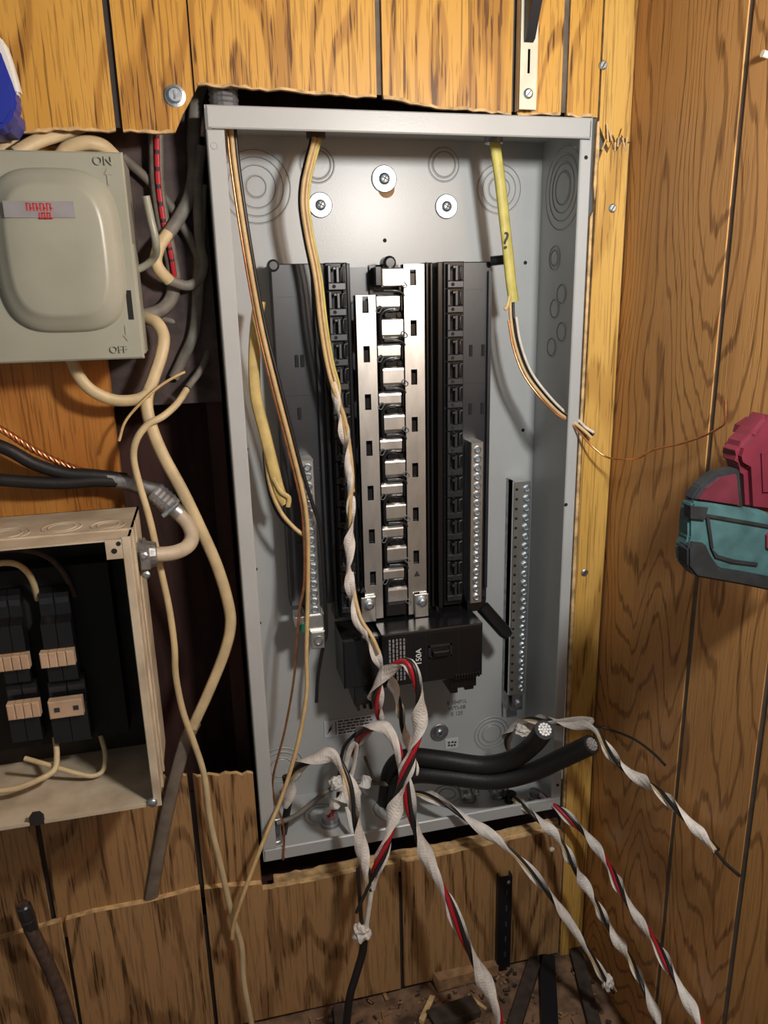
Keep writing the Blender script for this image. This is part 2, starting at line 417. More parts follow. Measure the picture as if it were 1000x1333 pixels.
# dusty ledge at the foot of the wall
bm_ = MB()
nx, ny = 60, 30
vs = []; fs = []
for j in range(ny + 1):
    for i in range(nx + 1):
        x = -.95 + 1.37 * i / nx; y = .14 - .64 * j / ny
        vs.append((x, y, FL + random.uniform(-.0015, .003)))
for j in range(ny):
    for i in range(nx): a = j * (nx + 1) + i; fs.append((a, a + 1, a + nx + 2, a + nx + 1))
bm_.add(vs, fs, 0, True)
floor = tag(bm_.build('floor', M['dirt']), 'dirty ledge at the foot of the panelled wall', kind='structure')

# ================================================================== GREY PANEL
W, H, D = .368, .781, .108
T_ = .0018
box_ = thing('electrical_panel', 'tall open grey steel breaker panel set into the wood panelling', 'electrical panel', (W / 2, D, -H))
MB().box(0, W, D, D + T_, -H, 0).build('back_plate', M['grey'], box_)
MB().box(0, T_, 0, D, -H, 0).build('side_wall', M['grey'], box_)
MB().box(W - T_, W, 0, D, -H, 0).build('side_wall', M['grey'], box_)
MB().box(T_, W - T_, 0, D, -T_, 0).build('top_wall', M['grey'], box_)
MB().box(T_, W - T_, 0, D, -H, -H + T_).build('bottom_wall', M['grey'], box_)
def flange(x0, x1, z0, z1, y=0.0): return MB().bbox(x0, x1, y - .0016, y + .0015, z0, z1, .0011)
flange(.0012, W - .0012, -.0185, 0).build('top_flange', M['grey'], box_)
flange(.0012, W - .0012, -H, -H + .016).build('bottom_flange', M['grey'], box_)
flange(0, .0155, -H + .016, -.0195).build('side_flange', M['grey'], box_)
flange(W - .0125, W, -H + .016, -.0195).build('side_flange', M['grey'], box_)
MB().box(-.0003, .0045, -.0012, .002, -.0195, -.003).build('corner_tab', M['ko'], box_)
MB().box(W - .0032, W - .0022, -.0019, .001, -.0175, -.003).build('corner_tab', M['ko'], box_)
def dot(c, r, ax=(0, -1, 0), name='screw_hole'):
    MB().lathe(Vector(c), ax, [(r, -.0002), (r, .00025)], 10).build(name, M['hole'], box_)
for u, v in ((301, 343), (314, 505), (321, 585), (333, 741), (338, 811), (345, 933), (501, 313), (681, 560), (684, 342)): dot(at(u, v, D), .0022)
for u, v in ((763, 205), (737, 657), (726, 1022)): dot(at(u, v, -.0016), .002)
MB().lathe(at(279, 190, -.0016), (0, -1, 0), [(.0032, 0), (.0028, .0006), (.0022, .0003)], 14).build('dimple', M['grey'], box_)
def knockout(c, ax, rs):
    """stamped concentric rings: raised lands split by dark scored grooves"""
    rs = sorted(rs, reverse=True); b = MB(); a = Vector(ax); n = 36
    for i, r in enumerate(rs):
        b.lathe(c, ax, [(r, 0), (r - .0004, .0007), (r - .0012, .0007), (r - .0014, 0)], n, 0, True, (False, False))
        b.lathe(c, ax, [(r - .0014, .0001), (r - .0022, .0001)], n, 1, False, (False, False))
    b.lathe(c, ax, [(rs[-1] - .0024, 0), (rs[-1] - .003, .0005), (.0002, .0005)], n, 0, False, (False, True))
    b.build('knockout', [M['grey'], M['ko']], box_)
for u, v, rs in ((333, 243, (.037, .030, .022, .012)), (413, 214, (.019, .0155)), (578, 214, (.0185, .0145)), (650, 246, (.027, .021, .014)), (366, 1000, (.030, .024, .016)), (640, 955, (.026, .021, .015))):
    knockout(at(u, v, D), (0, -1, 0), rs)
for u, v, rs in ((733, 245, (.043, .034, .026, .018)), (722, 336, (.014, .010)), (731, 383, (.0115,)), (722, 402, (.0115,)), (731, 432, (.0115,)), (718, 452, (.0115,))):
    knockout(atx(u, v, W - T_), (-1, 0, 0), rs)
for x, rs in ((.032, (.016, .011)), (.085, (.02, .014)), (.150, (.016, .011)), (.205, (.02, .014)), (.30, (.016, .011)), (.342, (.014, .01))):
    knockout(Vector((x, .060, -T_)), (0, 0, -1), rs)
for x, y, rs in ((.075, .062, (.022, .016)), (.165, .05, (.026, .02, .013)), (.24, .06, (.018, .012))):
    knockout(Vector((x, y, -H + T_)), (0, 0, 1), rs)
def washer_screw(c, R, ax=(0, -1, 0), m='zinc', lab=None):
    b = MB().lathe(c, ax, [(R, 0), (R, .0012), (R * .93, .0018), (R * .45, .0017)], 28)
    o = b.build('fender_washer', M[m], box_)
    a = Vector(ax); h = MB().lathe(Vector(c) + a * .0018, ax, [(R * .45, 0), (R * .43, .0016), (R * .25, .0028), (.0003, .0030)], 16, 0, True)
    s = h.build('screw', M['zinc'], o)
    x = MB(); q = Vector(c) + a * .0046; x.cbox(q, (.0005, .0004, .0032), Matrix.Rotation(.5, 3, 'Y')); x.cbox(q, (.0032, .0004, .0005), Matrix.Rotation(.5, 3, 'Y')); x.build('drive_slot', M['ink'], o)
    if lab: o['label'] = lab
for u, v in ((500, 233), (417, 267), (581, 269)):
    washer_screw(at(u, v, D - .0002), .0138 if u == 500 else .0128)
MB().lathe(at(503, 246, D), (0, -1, 0), [(.009, 0), (.009, .0006)], 18).build('rust_mark', M['chip'], box_)
washer_screw(at(572, 953, D - .0004), .0125, m='lead', lab='dull round washer near the bottom')
MB().box(*(lambda p: (p.x - .009, p.x + .009, D - .0012, D, p.z - .007, p.z + .008))(at(588, 968, D))).build('sticker', M['paper'], box_)
p = at(588, 968, D)
b = MB()
for dx, dz in ((-.004, .003), (.001, .003), (.005, .002), (-.004, -.001), (.0, -.002), (.004, -.002)): b.box(p.x + dx - .0016, p.x + dx + .0014, D - .0016, D - .001, p.z + dz - .0012, p.z + dz + .0012)
b.build('sticker_print', M['ink'], box_)
# stamped lettering and warning label
p = at(595, 922, D - .0004)
for k, t in enumerate(('E 104F1L', 'WTI-08', 'E 12S')): text(t, .0075, p + Vector((0, 0, .009 - .0085 * k)), M['ko'], box_, 'stamped_print')
a, b2 = at(422, 949, D), at(489, 938, D)
lab = MB().box(a.x, b2.x, D - .0012, D - .0002, a.z - .012, a.z + .011).build('warning_label', M['paper'], box_)
b = MB()
for k in range(5):
    x = a.x + .018
    while x < b2.x - .006:
        l = random.uniform(.003, .008); b.box(x, min(x + l, b2.x - .003), D - .0015, D - .001, a.z + .0075 - .0042 * k, a.z + .0093 - .0042 * k); x += l + .0016
b.box(a.x + .0145, a.x + .0155, D - .0015, D - .001, a.z - .01, a.z + .009)
b.prism([(a.x + .003, a.z - .008), (a.x + .006, a.z - .002), (a.x + .005, a.z - .002), (a.x + .011, a.z + .006), (a.x + .009, a.z), (a.x + .0105, a.z)], 'y', D - .0015, D - .001)
b.build('label_print', M['ink'], lab)

# ------------------------------------------------------------------ bus assembly
bus = thing('bus_assembly', 'black plastic bus assembly with bright metal rails filling the middle of the grey panel', 'bus assembly', (.177, D, -.535))
ZT, ZB = -.127, -.5265
b = MB()
b.bbox(.056, .116, .080, .106, ZB + .02, ZT, .001)
b.box(.114, .240, .086, .106, ZB, ZT - .004)
b.bbox(.262, .297, .080, .106, ZB, ZT, .001)
b.box(.056, .0605, .073, .081, ZB + .03, ZT)
b.box(.0985, .1015, .074, .081, ZB + .03, ZT); b.box(.292, .2955, .074, .081, ZB + .02, ZT - .01)
for z in (-.160, -.262, -.345, -.43): b.box(.0605, .1145, .0793, .0805, z, z + .0012); b.box(.262, .292, .0793, .0805, z + .004, z + .0052)
b.build('base', M['blk2'], bus)
b = MB()
for x0, x1, y0 in ((.2165, .2195, .062), (.2225, .2255, .066), (.229, .2345, .060), (.1045, .1085, .064), (.128, .1305, .066), (.1325, .1365, .069)): b.bbox(x0, x1, y0, .09, ZB + .006, ZT - .001, .0008)
b.build('insulating_rib', M['blk'], bus)
for x0 in (.1105, .2385):
    MB().bbox(x0, x0 + .0235, .0705, .09, ZB + .004, ZT, .001).build('hook_rail', M['blk'], bus)
# breaker hooks: open square clips
def hook(x, z, sg):
    b = MB()
    b.bbox(x, x + .0185, .0650, .071, z - .0122, z - .0050, .0007)          # cross piece
    b.bbox(x, x + .0035, .0650, .071, z - .0050, z + .0125, .0007)
    q = x + (.0152 if sg > 0 else .0)
    b.bbox(x + .0085, x + .0118, .0640, .071, z - .0050, z + .0110, .0006)   # inner bar
    b.tube([(x + .0183, .0665, z + .0105), (x + .0150, .0660, z + .0100), (x + .0145, .0655, z + .0080), (x + .0145, .0655, z - .0015), (x + .0150, .0660, z - .0035), (x + .0183, .0665, z - .0040)], .0009, .0012, 6)
    b.bbox(x + .0045, x + .0080, .0600, .0650, z + .0075, z + .0105, .0005)
    b.cyl((x + .006, .0652, z - .0086), (x + .006, .0646, z - .0086), .0020, 8, 1)
    return b
h0 = hook(.2415, -.142, 1).build('breaker_hook', [M['blk2'], M['hole']], bus); h1 = hook(.1125, -.142, -1).build('breaker_hook', [M['blk2'], M['hole']], bus)
for k in range(1, 15):
    for h in (h0, h1): inst(h, (0, 0, -.0258 * k), bus)
# little rectangular ports in the flat flanks
sl = MB().box(.272, .2755, .0785, .0805, -.228, -.2155).build('port', M['hole'], bus)
for dx, dz in ((.0145, 0), (0, -.0655), (.0145, -.0655), (-.196, -.004), (-.196, -.060), (-.190, -.004)): inst(sl, (dx, 0, dz), bus)
# corner clips, latch
def clip(c, d): return MB().cyl(c, Vector(c) + Vector(d), .0052, 12).cyl(Vector(c) + Vector(d), Vector(c) + Vector(d) * 1.15, .0045, 12)
clip((.2935, .074, -.127), (.013, -.006, .001)).build('corner_clip', M['blk'], bus)
MB().lathe((.058, .074, -.129), (0, -1, 0), [(.0062, -.008), (.0062, .002), (.004, .0035)], 14).build('corner_clip', M['blk2'], bus)
MB().lathe((.1775, .068, -.128), (0, -1, 0), [(.007, -.01), (.007, .006), (.0045, .009)], 14).build('top_screw', M['blk'], bus)
P0, P1 = at(628, 790, .06), at(662, 828, .050)
b = MB().tube([P0, P0.lerp(P1, .3), P0.lerp(P1, .85), P1], lambda t: .0085 if t < .9 else .0065, lambda t: .0045, 10, flat=True)
b.bbox(P0.x - .020, P0.x + .004, .058, .08, P0.z - .004, P0.z + .010, .001)
b.build('latch_arm', M['blk'], bus)
# metal rails with rectangular windows
def rail(x0, x1, z0, z1, y, slots, sx0, sx1, sh):
    b = MB(); t = .0025
    b.box(x0, sx0, y, y + t, z0, z1); b.box(sx1, x1, y, y + t, z0, z1)
    zs = z1
    for s in slots: b.box(sx0, sx1, y, y + t, s + sh / 2, zs); zs = s - sh / 2
    b.box(sx0, sx1, y, y + t, z0, zs)
    b.box(x0, x0 + .0015, y, y + .008, z0, z1); b.box(x1 - .0015, x1, y, y + .008, z0, z1)
    return b
YR = .0600
LS = [-.1695 - .0507 * k for k in range(7)]; RS = [-.143 - .0517 * k for k in range(8)]
rl = rail(.1385, .1625, -.524, -.160, YR, LS, .1465, .1535, .017).build('bus_rail', M['tin'], bus)
rr = rail(.1905, .2155, -.524, -.130, YR, RS, .1985, .2055, .0165).build('bus_rail', M['tin'], bus)
for s in LS: MB().box(.1475, .1525, .063, .075, s - .0075, s + .004).build('window_post', M['blk'], bus)
for s in RS: MB().box(.1995, .2045, .063, .075, s - .0075, s + .004).build('window_post', M['blk'], bus)
# centre: alternating stab fingers, black U shaped barriers, oblong rivets
MB().box(.160, .192, .082, .09, ZB, ZT - .002).build('centre_trough', M['blk'], bus)
def finger(z, left):
    b = MB(); x0, x1 = (.160, .187) if left else (.1675, .1935)
    h = .0062 if left else .0088
    prof = [(.0720, h + .0030), (.0625, h + .0022), (.0606, h + .0006), (.0602, h - .0010), (.0602, -h + .0030), (.0612, -h + .0010), (.0640, -h - .0012), (.0710, -h - .0030), (.0710, -h - .0014), (.0650, -h + .0006), (.0622, -h + .0034), (.0622, h - .0010), (.0720, h + .0014)]
    b.prism([(y, z + q) for y, q in prof], 'x', x0, x1)
    return b
def arc(cx_, cz_, rx_, rz_, a0, a1, y=.0630):
    return [(cx_ + rx_ * math.cos(a0 + (a1 - a0) * k / 8), y, cz_ + rz_ * math.sin(a0 + (a1 - a0) * k / 8)) for k in range(9)]
def ubar(z):                                                        # black barrier: arch over the screw block, leg down its left
    return MB().tube(arc(.1775, z, .0115, .0085, math.pi * .42, math.pi) + [(.1658, .0630, z - .010), (.1660, .0635, z - .021), (.1680, .066, z - .0245)], .0026, .0036, 8)
def slot_arc(z):                                                    # black curved slot at the rail side
    return MB().tube([(.170, .0612, z + .0005), (.179, .0605, z + .0005)] + arc(.181, z - .0055, .0105, .006, math.pi * .5, 0, .0603), .0016, .0016, 8)
MB().box(.1625, .1675, .061, .083, -.150, -.132).build('end_barrier', M['blk'], bus)
fl = finger(-.1685, True).build('stab_finger', M['tin'], bus); fr = finger(-.1950, False).build('stab_finger', M['tin'], bus)
u0 = ubar(-.1830).build('barrier', M['blk'], bus); sa = slot_arc(-.1565).build('curved_slot', M['blk'], bus)
cb = MB(); cb.bbox(.1695, .1905, .0640, .083, -.1850, -.1765, .002); cb.cyl((.1735, .064, -.1805), (.1735, .0615, -.1805), .0026, 10); cb.cyl((.1865, .064, -.1805), (.1865, .0615, -.1805), .0026, 10)
cb.bbox(.1885, .1915, .0612, .083, -.1765, -.160, .0005)
cb = cb.build('insulator_block', M['blk'], bus)
def rivet(x, z, a):
    R = Matrix.Rotation(a, 3, 'Y'); pts = [Vector((x, YR - .0004, z)) + R @ Vector((math.cos(t) * .0022, 0, math.sin(t) * .0018 + (.0020 if math.sin(t) > 0 else -.0020))) for t in [2 * math.pi * k / 14 for k in range(15)]]
    return MB().tube(pts, .0006, .0009, 6)
r0 = rivet(.1645, -.1745, .6).build('oblong_boss', M['ko'], bus); r1 = rivet(.1915, -.150, -.8).build('oblong_boss', M['ko'], bus)
for k in range(1, 7):
    for o_ in (fl, fr, u0, cb, r0, sa): inst(o_, (0, 0, -.0507 * k), bus)
for k in range(1, 8):
    inst(r1, (0, 0, -.0510 * k), bus)
MB().bbox(.168, .1935, .0590, .080, -.152, -.133, .0015).build('end_block', M['tin'], bus)
MB().bbox(.164, .190, .060, .085, -.524, -.508, .0015).build('end_block', M['blk'], bus)
for u, v in ((480, 787), (549, 783)):
    p = at(u, v, .056)
    t_ = MB().bbox(p.x - .0085, p.x + .0085, .0555, .0585, max(p.z - .022, -.527), p.z + .009, .0008).build('lug_tab', M['tin'], bus)
    MB().lathe((p.x, .0555, p.z), (0, -1, 0), [(.0068, 0), (.0068, .0015), (.0045, .0022), (.0045, .0050), (.003, .0056)], 18).build('screw', M['zinc'], t_)
for u, v in ((543, 747), (473, 768)):
    p = at(u, v, YR - .0003); MB().prism([(p.x - .0035, p.z - .003), (p.x + .0035, p.z - .003), (p.x, p.z + .004)], 'y', YR - .0006, YR).build('triangle_mark', M['ink'], bus)
# terminal bars: rail block with a screw per terminal
def bar(name, par, x0, x1, y0, y1, zt, zb, n, two=False, m='tin'):
    b = MB().bbox(x0, x1, y0, y1, zb, zt, .0008)
    o = b.build(name, M[m], par)
    pitch = (zt - zb - .006) / n
    r = min(.0043, pitch * .42); xc = (x0 + x1) / 2 if not two else x1 - .0055
    z = zt - .003 - pitch / 2
    s0 = MB().lathe((xc, y0, z), (0, -1, 0), [(r, 0), (r, .0014), (r * .75, .0022), (r * .5, .0012)], 10).build('terminal_screw', M['zinc'], o)
    for k in range(1, n): inst(s0, (random.uniform(-.0003, .0003), random.uniform(-.0006, .0006), -pitch * k), o)
    if two:
        h = MB().lathe((x0 + .0035, y0, z), (0, -1, 0), [(.0019, 0), (.0019, .0003)], 8).build('wire_hole', M['hole'], o)
        for k in range(1, n): inst(h, (0, 0, -pitch * k), o)
    return o
bar('neutral_bar', bus, .2668, .2812, .055, .080, -.322, -.517, 18)
bar('neutral_bar', bus, .0735, .0870, .055, .080, -.329, -.510, 17)
p = at(409, 815, .055)
b = MB().bbox(.0690, .0905, .053, .085, -.527, -.508, .001).bbox(.0735, .0900, .048, .075, -.548, -.526, .0015)
lug = b.build('neutral_lug', M['tin'], bus)
MB().lathe((.082, .048, -.538), (0, -1, 0), [(.0062, -.001), (.0062, .001), (.0035, .0014), (.003, -.001)], 16).build('screw', M['lead'], lug)
MB().cyl((.066, .062, -.521), (.066, .050, -.521), .0052, 14).build('bonding_screw', M['green'], bus)
MB().bbox(.0570, .0675, .052, .075, -.520, -.508, .001).build('bonding_strap', M['tin'], bus)

gb = thing('ground_bar', 'long metal ground bar of small screws low on the right of the grey panel', 'ground bar', (.345, .1, -.69))
o = bar('bar', gb, .3315, .3535, .083, .100, -.3790, -.665, 23, two=True, m='tin')
MB().bbox(.338, .3525, .086, .104, -.690, -.664, .001).build('mounting_foot', M['lead'], gb)
MB().lathe((.346, .086, -.680), (0, -1, 0), [(.0048, 0), (.0048, .002), (.003, .003)], 14).build('screw', M['zinc'], gb)
MB().box(.3315, .3335, .088, .108, -.69, -.379).build('standoff', M['lead'], gb)
MB().box(.336, .352, .099, .1079, -.66, -.40).build('standoff', M['lead'], gb)

# ------------------------------------------------------------------ main breaker
mbk = thing('main_breaker', 'black main breaker marked 150A plugged in at the foot of the bus rails', 'circuit breaker', (.19, .08, -.61))
YF = .02
b = MB().bbox(.150, .270, YF, .085, -.594, -.5275, .0015)
b.build('body', M['blk'], mbk)
b = MB().bbox(.1065, .151, .030, .085, -.594, -.533, .002).bbox(.118, .150, .032, .08, -.618, -.593, .001)
for k in range(4): b.box(.121 + .0075 * k, .1245 + .0075 * k, .034, .078, -.626 + .002 * (k % 2), -.617)
b.build('lug_housing', M['blk'], mbk)
b = MB().bbox(.232, .266, .028, .08, -.612, -.593, .0015).box(.234, .243, .03, .078, -.618, -.611).box(.252, .263, .03, .078, -.616, -.611)
b.build('lug_housing', M['blk'], mbk)
b = MB().box(.204, .232, YF - .0012, YF + .001, -.5495, -.5475).box(.204, .2062, YF - .0012, YF + .001, -.5625, -.5475).box(.2298, .232, YF - .0012, YF + .001, -.5625, -.5475).box(.204, .232, YF - .0012, YF + .001, -.5625, -.561)
b.build('handle_surround', M['blk2'], mbk)
MB().bbox(.2085, .2275, YF - .006, YF, -.5605, -.5535, .001).build('toggle', M['blk'], mbk)
b = MB()
for x in (.182, .2005, .240): b.box(x, x + .0006, YF - .0004, YF + .001, -.592, -.529)
b.box(.151, .269, YF - .0004, YF + .001, -.5315, -.531)
b.build('seam', M['hole'], mbk)
text('150A', .0095, (.1925, YF - .0003, -.5595), M['pale'], mbk, 'rating_print', axes=((0, 0, 1), (-1, 0, 0)))
b = MB()
for k in range(5):
    z = -.586
    while z < -.536:
        l = random.uniform(.002, .006); b.box(.1575 + .0042 * k, .1595 + .0042 * k, YF - .0004, YF + .0002, z, min(z + l, -.534)); z += l + .0012
b.build('small_print', M['lab'], mbk)
b = MB()
for k in range(9): b.bbox(.236 + .0035 * k, .2385 + .0035 * k, YF - .002, YF, -.594, -.588, .0004)
b.build('grip_rib', M['blk'], mbk)

# ================================================================== DISCONNECT BOX
dx0, dx1, dz0, dz1, dy = -.188, -.0688, -.2100, -.0460, -.040
dc = thing('disconnect_switch_box', 'green grey lever switch box with domed cover marked ON and OFF', 'switch box', ((dx0 + dx1) / 2, .03, dz0))
MB().bbox(dx0 + .002, dx1 - .001, dy + .004, .030, dz0 + .003, dz1 - .002, .001).build('case', M['disc'], dc)
MB().bbox(dx0, dx1, dy, dy + .006, dz0, dz1, .0014).build('cover', M['disc'], dc)
MB().box(dx1 - .0026, dx1 + .0012, dy + .003, dy + .02, dz0 + .004, dz1 - .07).build('cover_lip', M['disc'], dc)
# dome
def superell(cx, cz, rx, rz, n, e=3.4):
    out = []
    for k in range(n):
        a = 2 * math.pi * k / n; c_, s_ = math.cos(a), math.sin(a)
        out.append((cx + rx * math.copysign(abs(c_) ** (2 / e), c_), cz + rz * math.copysign(abs(s_) ** (2 / e), s_)))
    return out
cx, cz = -.1260, -.1225
vs = []; n = 56; fs = []
levels = [(.0500, .0640, 0), (.0490, .0630, -.0028), (.0475, .0612, -.0052), (.0440, .0575, -.0072), (.0385, .052, -.0112), (.0370, .0505, -.0124), (.0345, .048, -.0130), (.02, .03, -.0134)]
for rx, rz, y in levels:
    for x, z in superell(cx, cz, rx, rz, n): vs.append((x, dy + y, z))
for k in range(len(levels) - 1):
    for i in range(n): j = (i + 1) % n; fs.append((k * n + i, k * n + j, (k + 1) * n + j, (k + 1) * n + i))
fs.append(tuple(range((len(levels) - 1) * n, len(levels) * n)))
MB().add(vs, fs, 0, True).build('dome', M['disc'], dc)
a, b2 = at(3, 262, dy - .0138), at(98, 283, dy - .0138)
lb = MB().box(a.x, b2.x, dy - .0142, dy - .0128, b2.z - .0003, a.z + .0003).build('label_plate', M['lab'], dc)
b = MB()
q0, q1 = at(33, 263, dy - .0144), at(69, 282, dy - .0144)
for k in range(8):
    x = q0.x + (q1.x - q0.x) * k / 7.6; b.box(x, x + .0011, dy - .0145, dy - .0141, q0.z - .0065, q0.z - .0008)
    b.box(x, x + .0026, dy - .0145, dy - .0141, q0.z - .0013 - .0035 * (k % 2), q0.z - .0006 - .0035 * (k % 2))
for k in range(5):
    x = q0.x + .0085 + (q1.x - q0.x - .009) * k / 5; b.box(x, x + .0011, dy - .0145, dy - .0141, q0.z - .0125, q0.z - .0075)
    b.box(x, x + .0026, dy - .0145, dy - .0141, q0.z - .0123 + .004 * (k % 2), q0.z - .0116 + .004 * (k % 2))
b.build('red_print', M['red'], lb)
def dtx(t, u, v, s): text(t, s, at(u, v, dy - .0006), M['disc'], dc, 'embossed_letters', ext=.0011)
dtx('ON', 134, 210, .0095); dtx('OFF', 155, 455, .0085)
for (u, v, sgn) in ((141, 231, 1), (165, 433, -1)):
    p = at(u, v, dy)
    MB().prism([(p.x - .001, p.z - .006 * sgn), (p.x + .001, p.z - .006 * sgn), (p.x + .001, p.z + .002 * sgn), (p.x + .003, p.z + .002 * sgn), (p.x, p.z + .007 * sgn), (p.x - .003, p.z + .002 * sgn), (p.x - .001, p.z + .002 * sgn)], 'y', dy - .0008, dy).build('embossed_arrow', M['disc'], dc)
p = at(169, 397, dy); MB().box(p.x - .0022, p.x + .0022, dy - .0003, dy + .001, p.z - .012, p.z + .012).build('lever_slot', M['hole'], dc)
P0, P1 = at(190, 255, -.005), at(203, 316, .0)
MB().tube(spline([P0, P0.lerp(P1, .5), P1, P1 + Vector((-.004, .018, -.012)), P1 + Vector((-.022, .026, -.022)), P1 + Vector((-.045, .026, -.024))]), .0034, .0034, 10).build('lever_rod', M['disc'], dc)
# mounting board behind it
q = at(150, 560, .030)
o = MB().box(-.33, q.x, .030, .042, -.40, -.03).build('mounting_board', M['ply']); tag(o, 'orange brown wooden board behind the switch box and black cables', 'board')

# ================================================================== OLD SUBPANEL
sx0, sx1, sz0, sz1, sy0, sy1 = -.270, -.0915, -.6090, -.3515, -.106, .000
sp = thing('old_breaker_box', 'open beige steel breaker box with black breakers at the lower left', 'electrical panel', ((sx0 + sx1) / 2, sy1, sz0))
t = .0016
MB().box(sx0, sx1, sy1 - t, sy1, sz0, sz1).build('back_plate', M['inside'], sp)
MB().box(sx0, sx1, sy0, sy1, sz1 - t, sz1).build('top_wall', M['beige'], sp)
MB().box(sx0, sx1, sy0, sy1, sz0, sz0 + t).build('bottom_wall', M['beige'], sp)
MB().box(sx1 - t, sx1, sy0, sy1, sz0, sz1).build('side_wall', [M['beige']], sp)
MB().box(sx0, sx0 + t, sy0, sy1, sz0, sz1).build('side_wall', M['beige'], sp)
MB().box(sx1 - t - .0006, sx1 - t, sy0 + .004, sy1, sz0 + .004, sz1 - .004).build('shade_liner', M['inside'], sp)  # thin dark sheet over the beige wall, coloured as interior shade
b = MB().bbox(sx1 - .006, sx1 + .001, sy0 - .001, sy0 + .002, sz0 - .001, sz1 + .001, .0006).bbox(sx1 - .0005, sx1 + .0015, sy0 + .025, sy0 + .032, sz0, sz1, .0004)
b.box(sx1 - .0005, sx1 + .0012, sy0 + .052, sy0 + .056, sz0, sz1); b.box(sx0, sx1, sy0 + .0255, sy0 + .0285, sz1 - .0004, sz1 + .0012)
b.build('folded_rim', M['beige'], sp)
b = MB().box(sx1 - .019, sx1 - .005, sy0 - .0005, sy0 + .001, sz1 - .017, sz1)
b.build('corner_tab', M['beige'], sp)
MB().lathe((sx1 - .0125, sy0 - .0005, sz1 - .010), (0, -1, 0), [(.0024, -.0002), (.0024, .0003)], 10).lathe((sx1 - .0085, sy0 - .0005, sz1 - .004), (0, -1, 0), [(.002, -.0002), (.002, .0003)], 10).build('keyhole', M['hole'], sp)
for x, y, rs in ((-.195, -.062, (.019, .013)), (-.152, -.055, (.017, .012)), (-.113, -.06, (.015, .010))):
    b = MB()
    for r in rs: b.lathe((x, y, sz1), (0, 0, 1), [(r, 0), (r - .0004, .0006), (r - .0012, .0006), (r - .0016, 0)], 30, 0, True, (False, False))
    b.build('knockout', M['beige'], sp)
c = Vector((sx1 - .0065, sy0 - .002, sz0 + .0045)); o = MB().lathe(c, (0, -1, 0), [(.0042, -.003), (.0042, .001), (.0028, .0022), (.0003, .0026)], 16, 0, True).build('screw', M['zinc'], sp)
p = at(44, 1045, sy0); MB().prism([(p.x - .006, sz0 - .0005), (p.x + .006, sz0 - .0005), (p.x + .006, sz0 + .008), (p.x + .003, sz0 + .012), (p.x - .003, sz0 + .012), (p.x - .006, sz0 + .008)], 'y', sy0 - .0008, sy0 + .002).build('pry_notch', M['inside'], sp)
MB().box(sx0, sx1, sy0 - .0006, sy0 + .001, sz0, sz0 + .003).build('bottom_lip', M['beige'], sp)
# breakers
def old_breaker(u0, u1, vt, vb, h0, h1, v0, v1, yf, lab, slots=False):
    a, b2 = at(u0, vt, yf), at(u1, vb, yf)
    t_ = thing('circuit_breaker', lab, 'circuit breaker', ((a.x + b2.x) / 2, yf + .03, b2.z), 'black breakers in the old beige box')
    b = MB(); n = 2; wd = (b2.x - a.x) / n
    for k in range(n):
        x0, x1 = a.x + wd * k + .0003, a.x + wd * (k + 1) - .0003
        zt, zb = a.z, b2.z; h = zt - zb
        b.prism([(yf + .019, zb), (yf + .019, zt + .004), (yf + .014, zt + .004), (yf + .008, zt), (yf + .008, zt - h * .24), (yf, zt - h * .30), (yf, zb + h * .06), (yf + .006, zb)], 'x', x0, x1)
    b.build('case', M['blk'], t_)
    b = MB()
    for k in range(n): x0 = a.x + wd * k; b.box(x0 + .001, x0 + wd - .001, yf + .0075, yf + .009, a.z - .010, a.z - .004)
    b.build('terminal_ridge', M['blk2'], t_)
    p0, p1 = at(h0, v0, yf - .005), at(h1, v1, yf - .005)
    hd = MB()
    for k in range(4 if not slots else 1):
        m_ = 4 if not slots else 1; ww = (p1.x - p0.x) / m_
        hd.bbox(p0.x + ww * k + .0002, p0.x + ww * (k + 1) - .0002, yf - .008, yf + .001, p1.z, p0.z, .0008)
    hh = hd.build('handle', M['hand'], t_)
    if slots:
        for f in (.17, .72): MB().box(p0.x + (p1.x - p0.x) * f, p0.x + (p1.x - p0.x) * (f + .16), yf - .0084, yf - .0075, (p0.z + p1.z) / 2 - .002, (p0.z + p1.z) / 2 + .0025).build('handle_slot', M['ink'], hh)
old_breaker(-12, 42, 782, 893, -8, 40, 856, 869, -.050, 'upper left black breaker with tan tie handle in the old box')
old_breaker(46, 104, 778, 890, 51, 99, 850, 864, -.050, 'upper right black breaker with tan tie handle in the old box')
old_breaker(4, 57, 899, 966, 8, 54, 917, 931, -.050, 'lower left black breaker with ribbed tan handle in the old box')
old_breaker(59, 120, 895, 966, 62, 110, 913, 929, -.050, 'lower right black breaker whose tan handle has two dark slots', slots=True)
MB().box(-.262, -.122, -.030, -.004, -.575, -.395).build('breaker_bed', M['hole'], sp)  # bed coloured black to stand for the shade behind the breakers

# ================================================================== CABLES
def wire(name, mat_, pts, r, par=None, rb=None, flat=False, n=8, k=7, lab=None, cat=None, group=None, raw=False):
    P = spline(pts if raw else px(pts), k)
    o = MB().tube(P, r, rb, n, flat=flat).build(name, M[mat_], par)
    if lab: tag(o, lab, cat or 'cable', group)
    return o
def base_of(pts): return at(*pts[0])

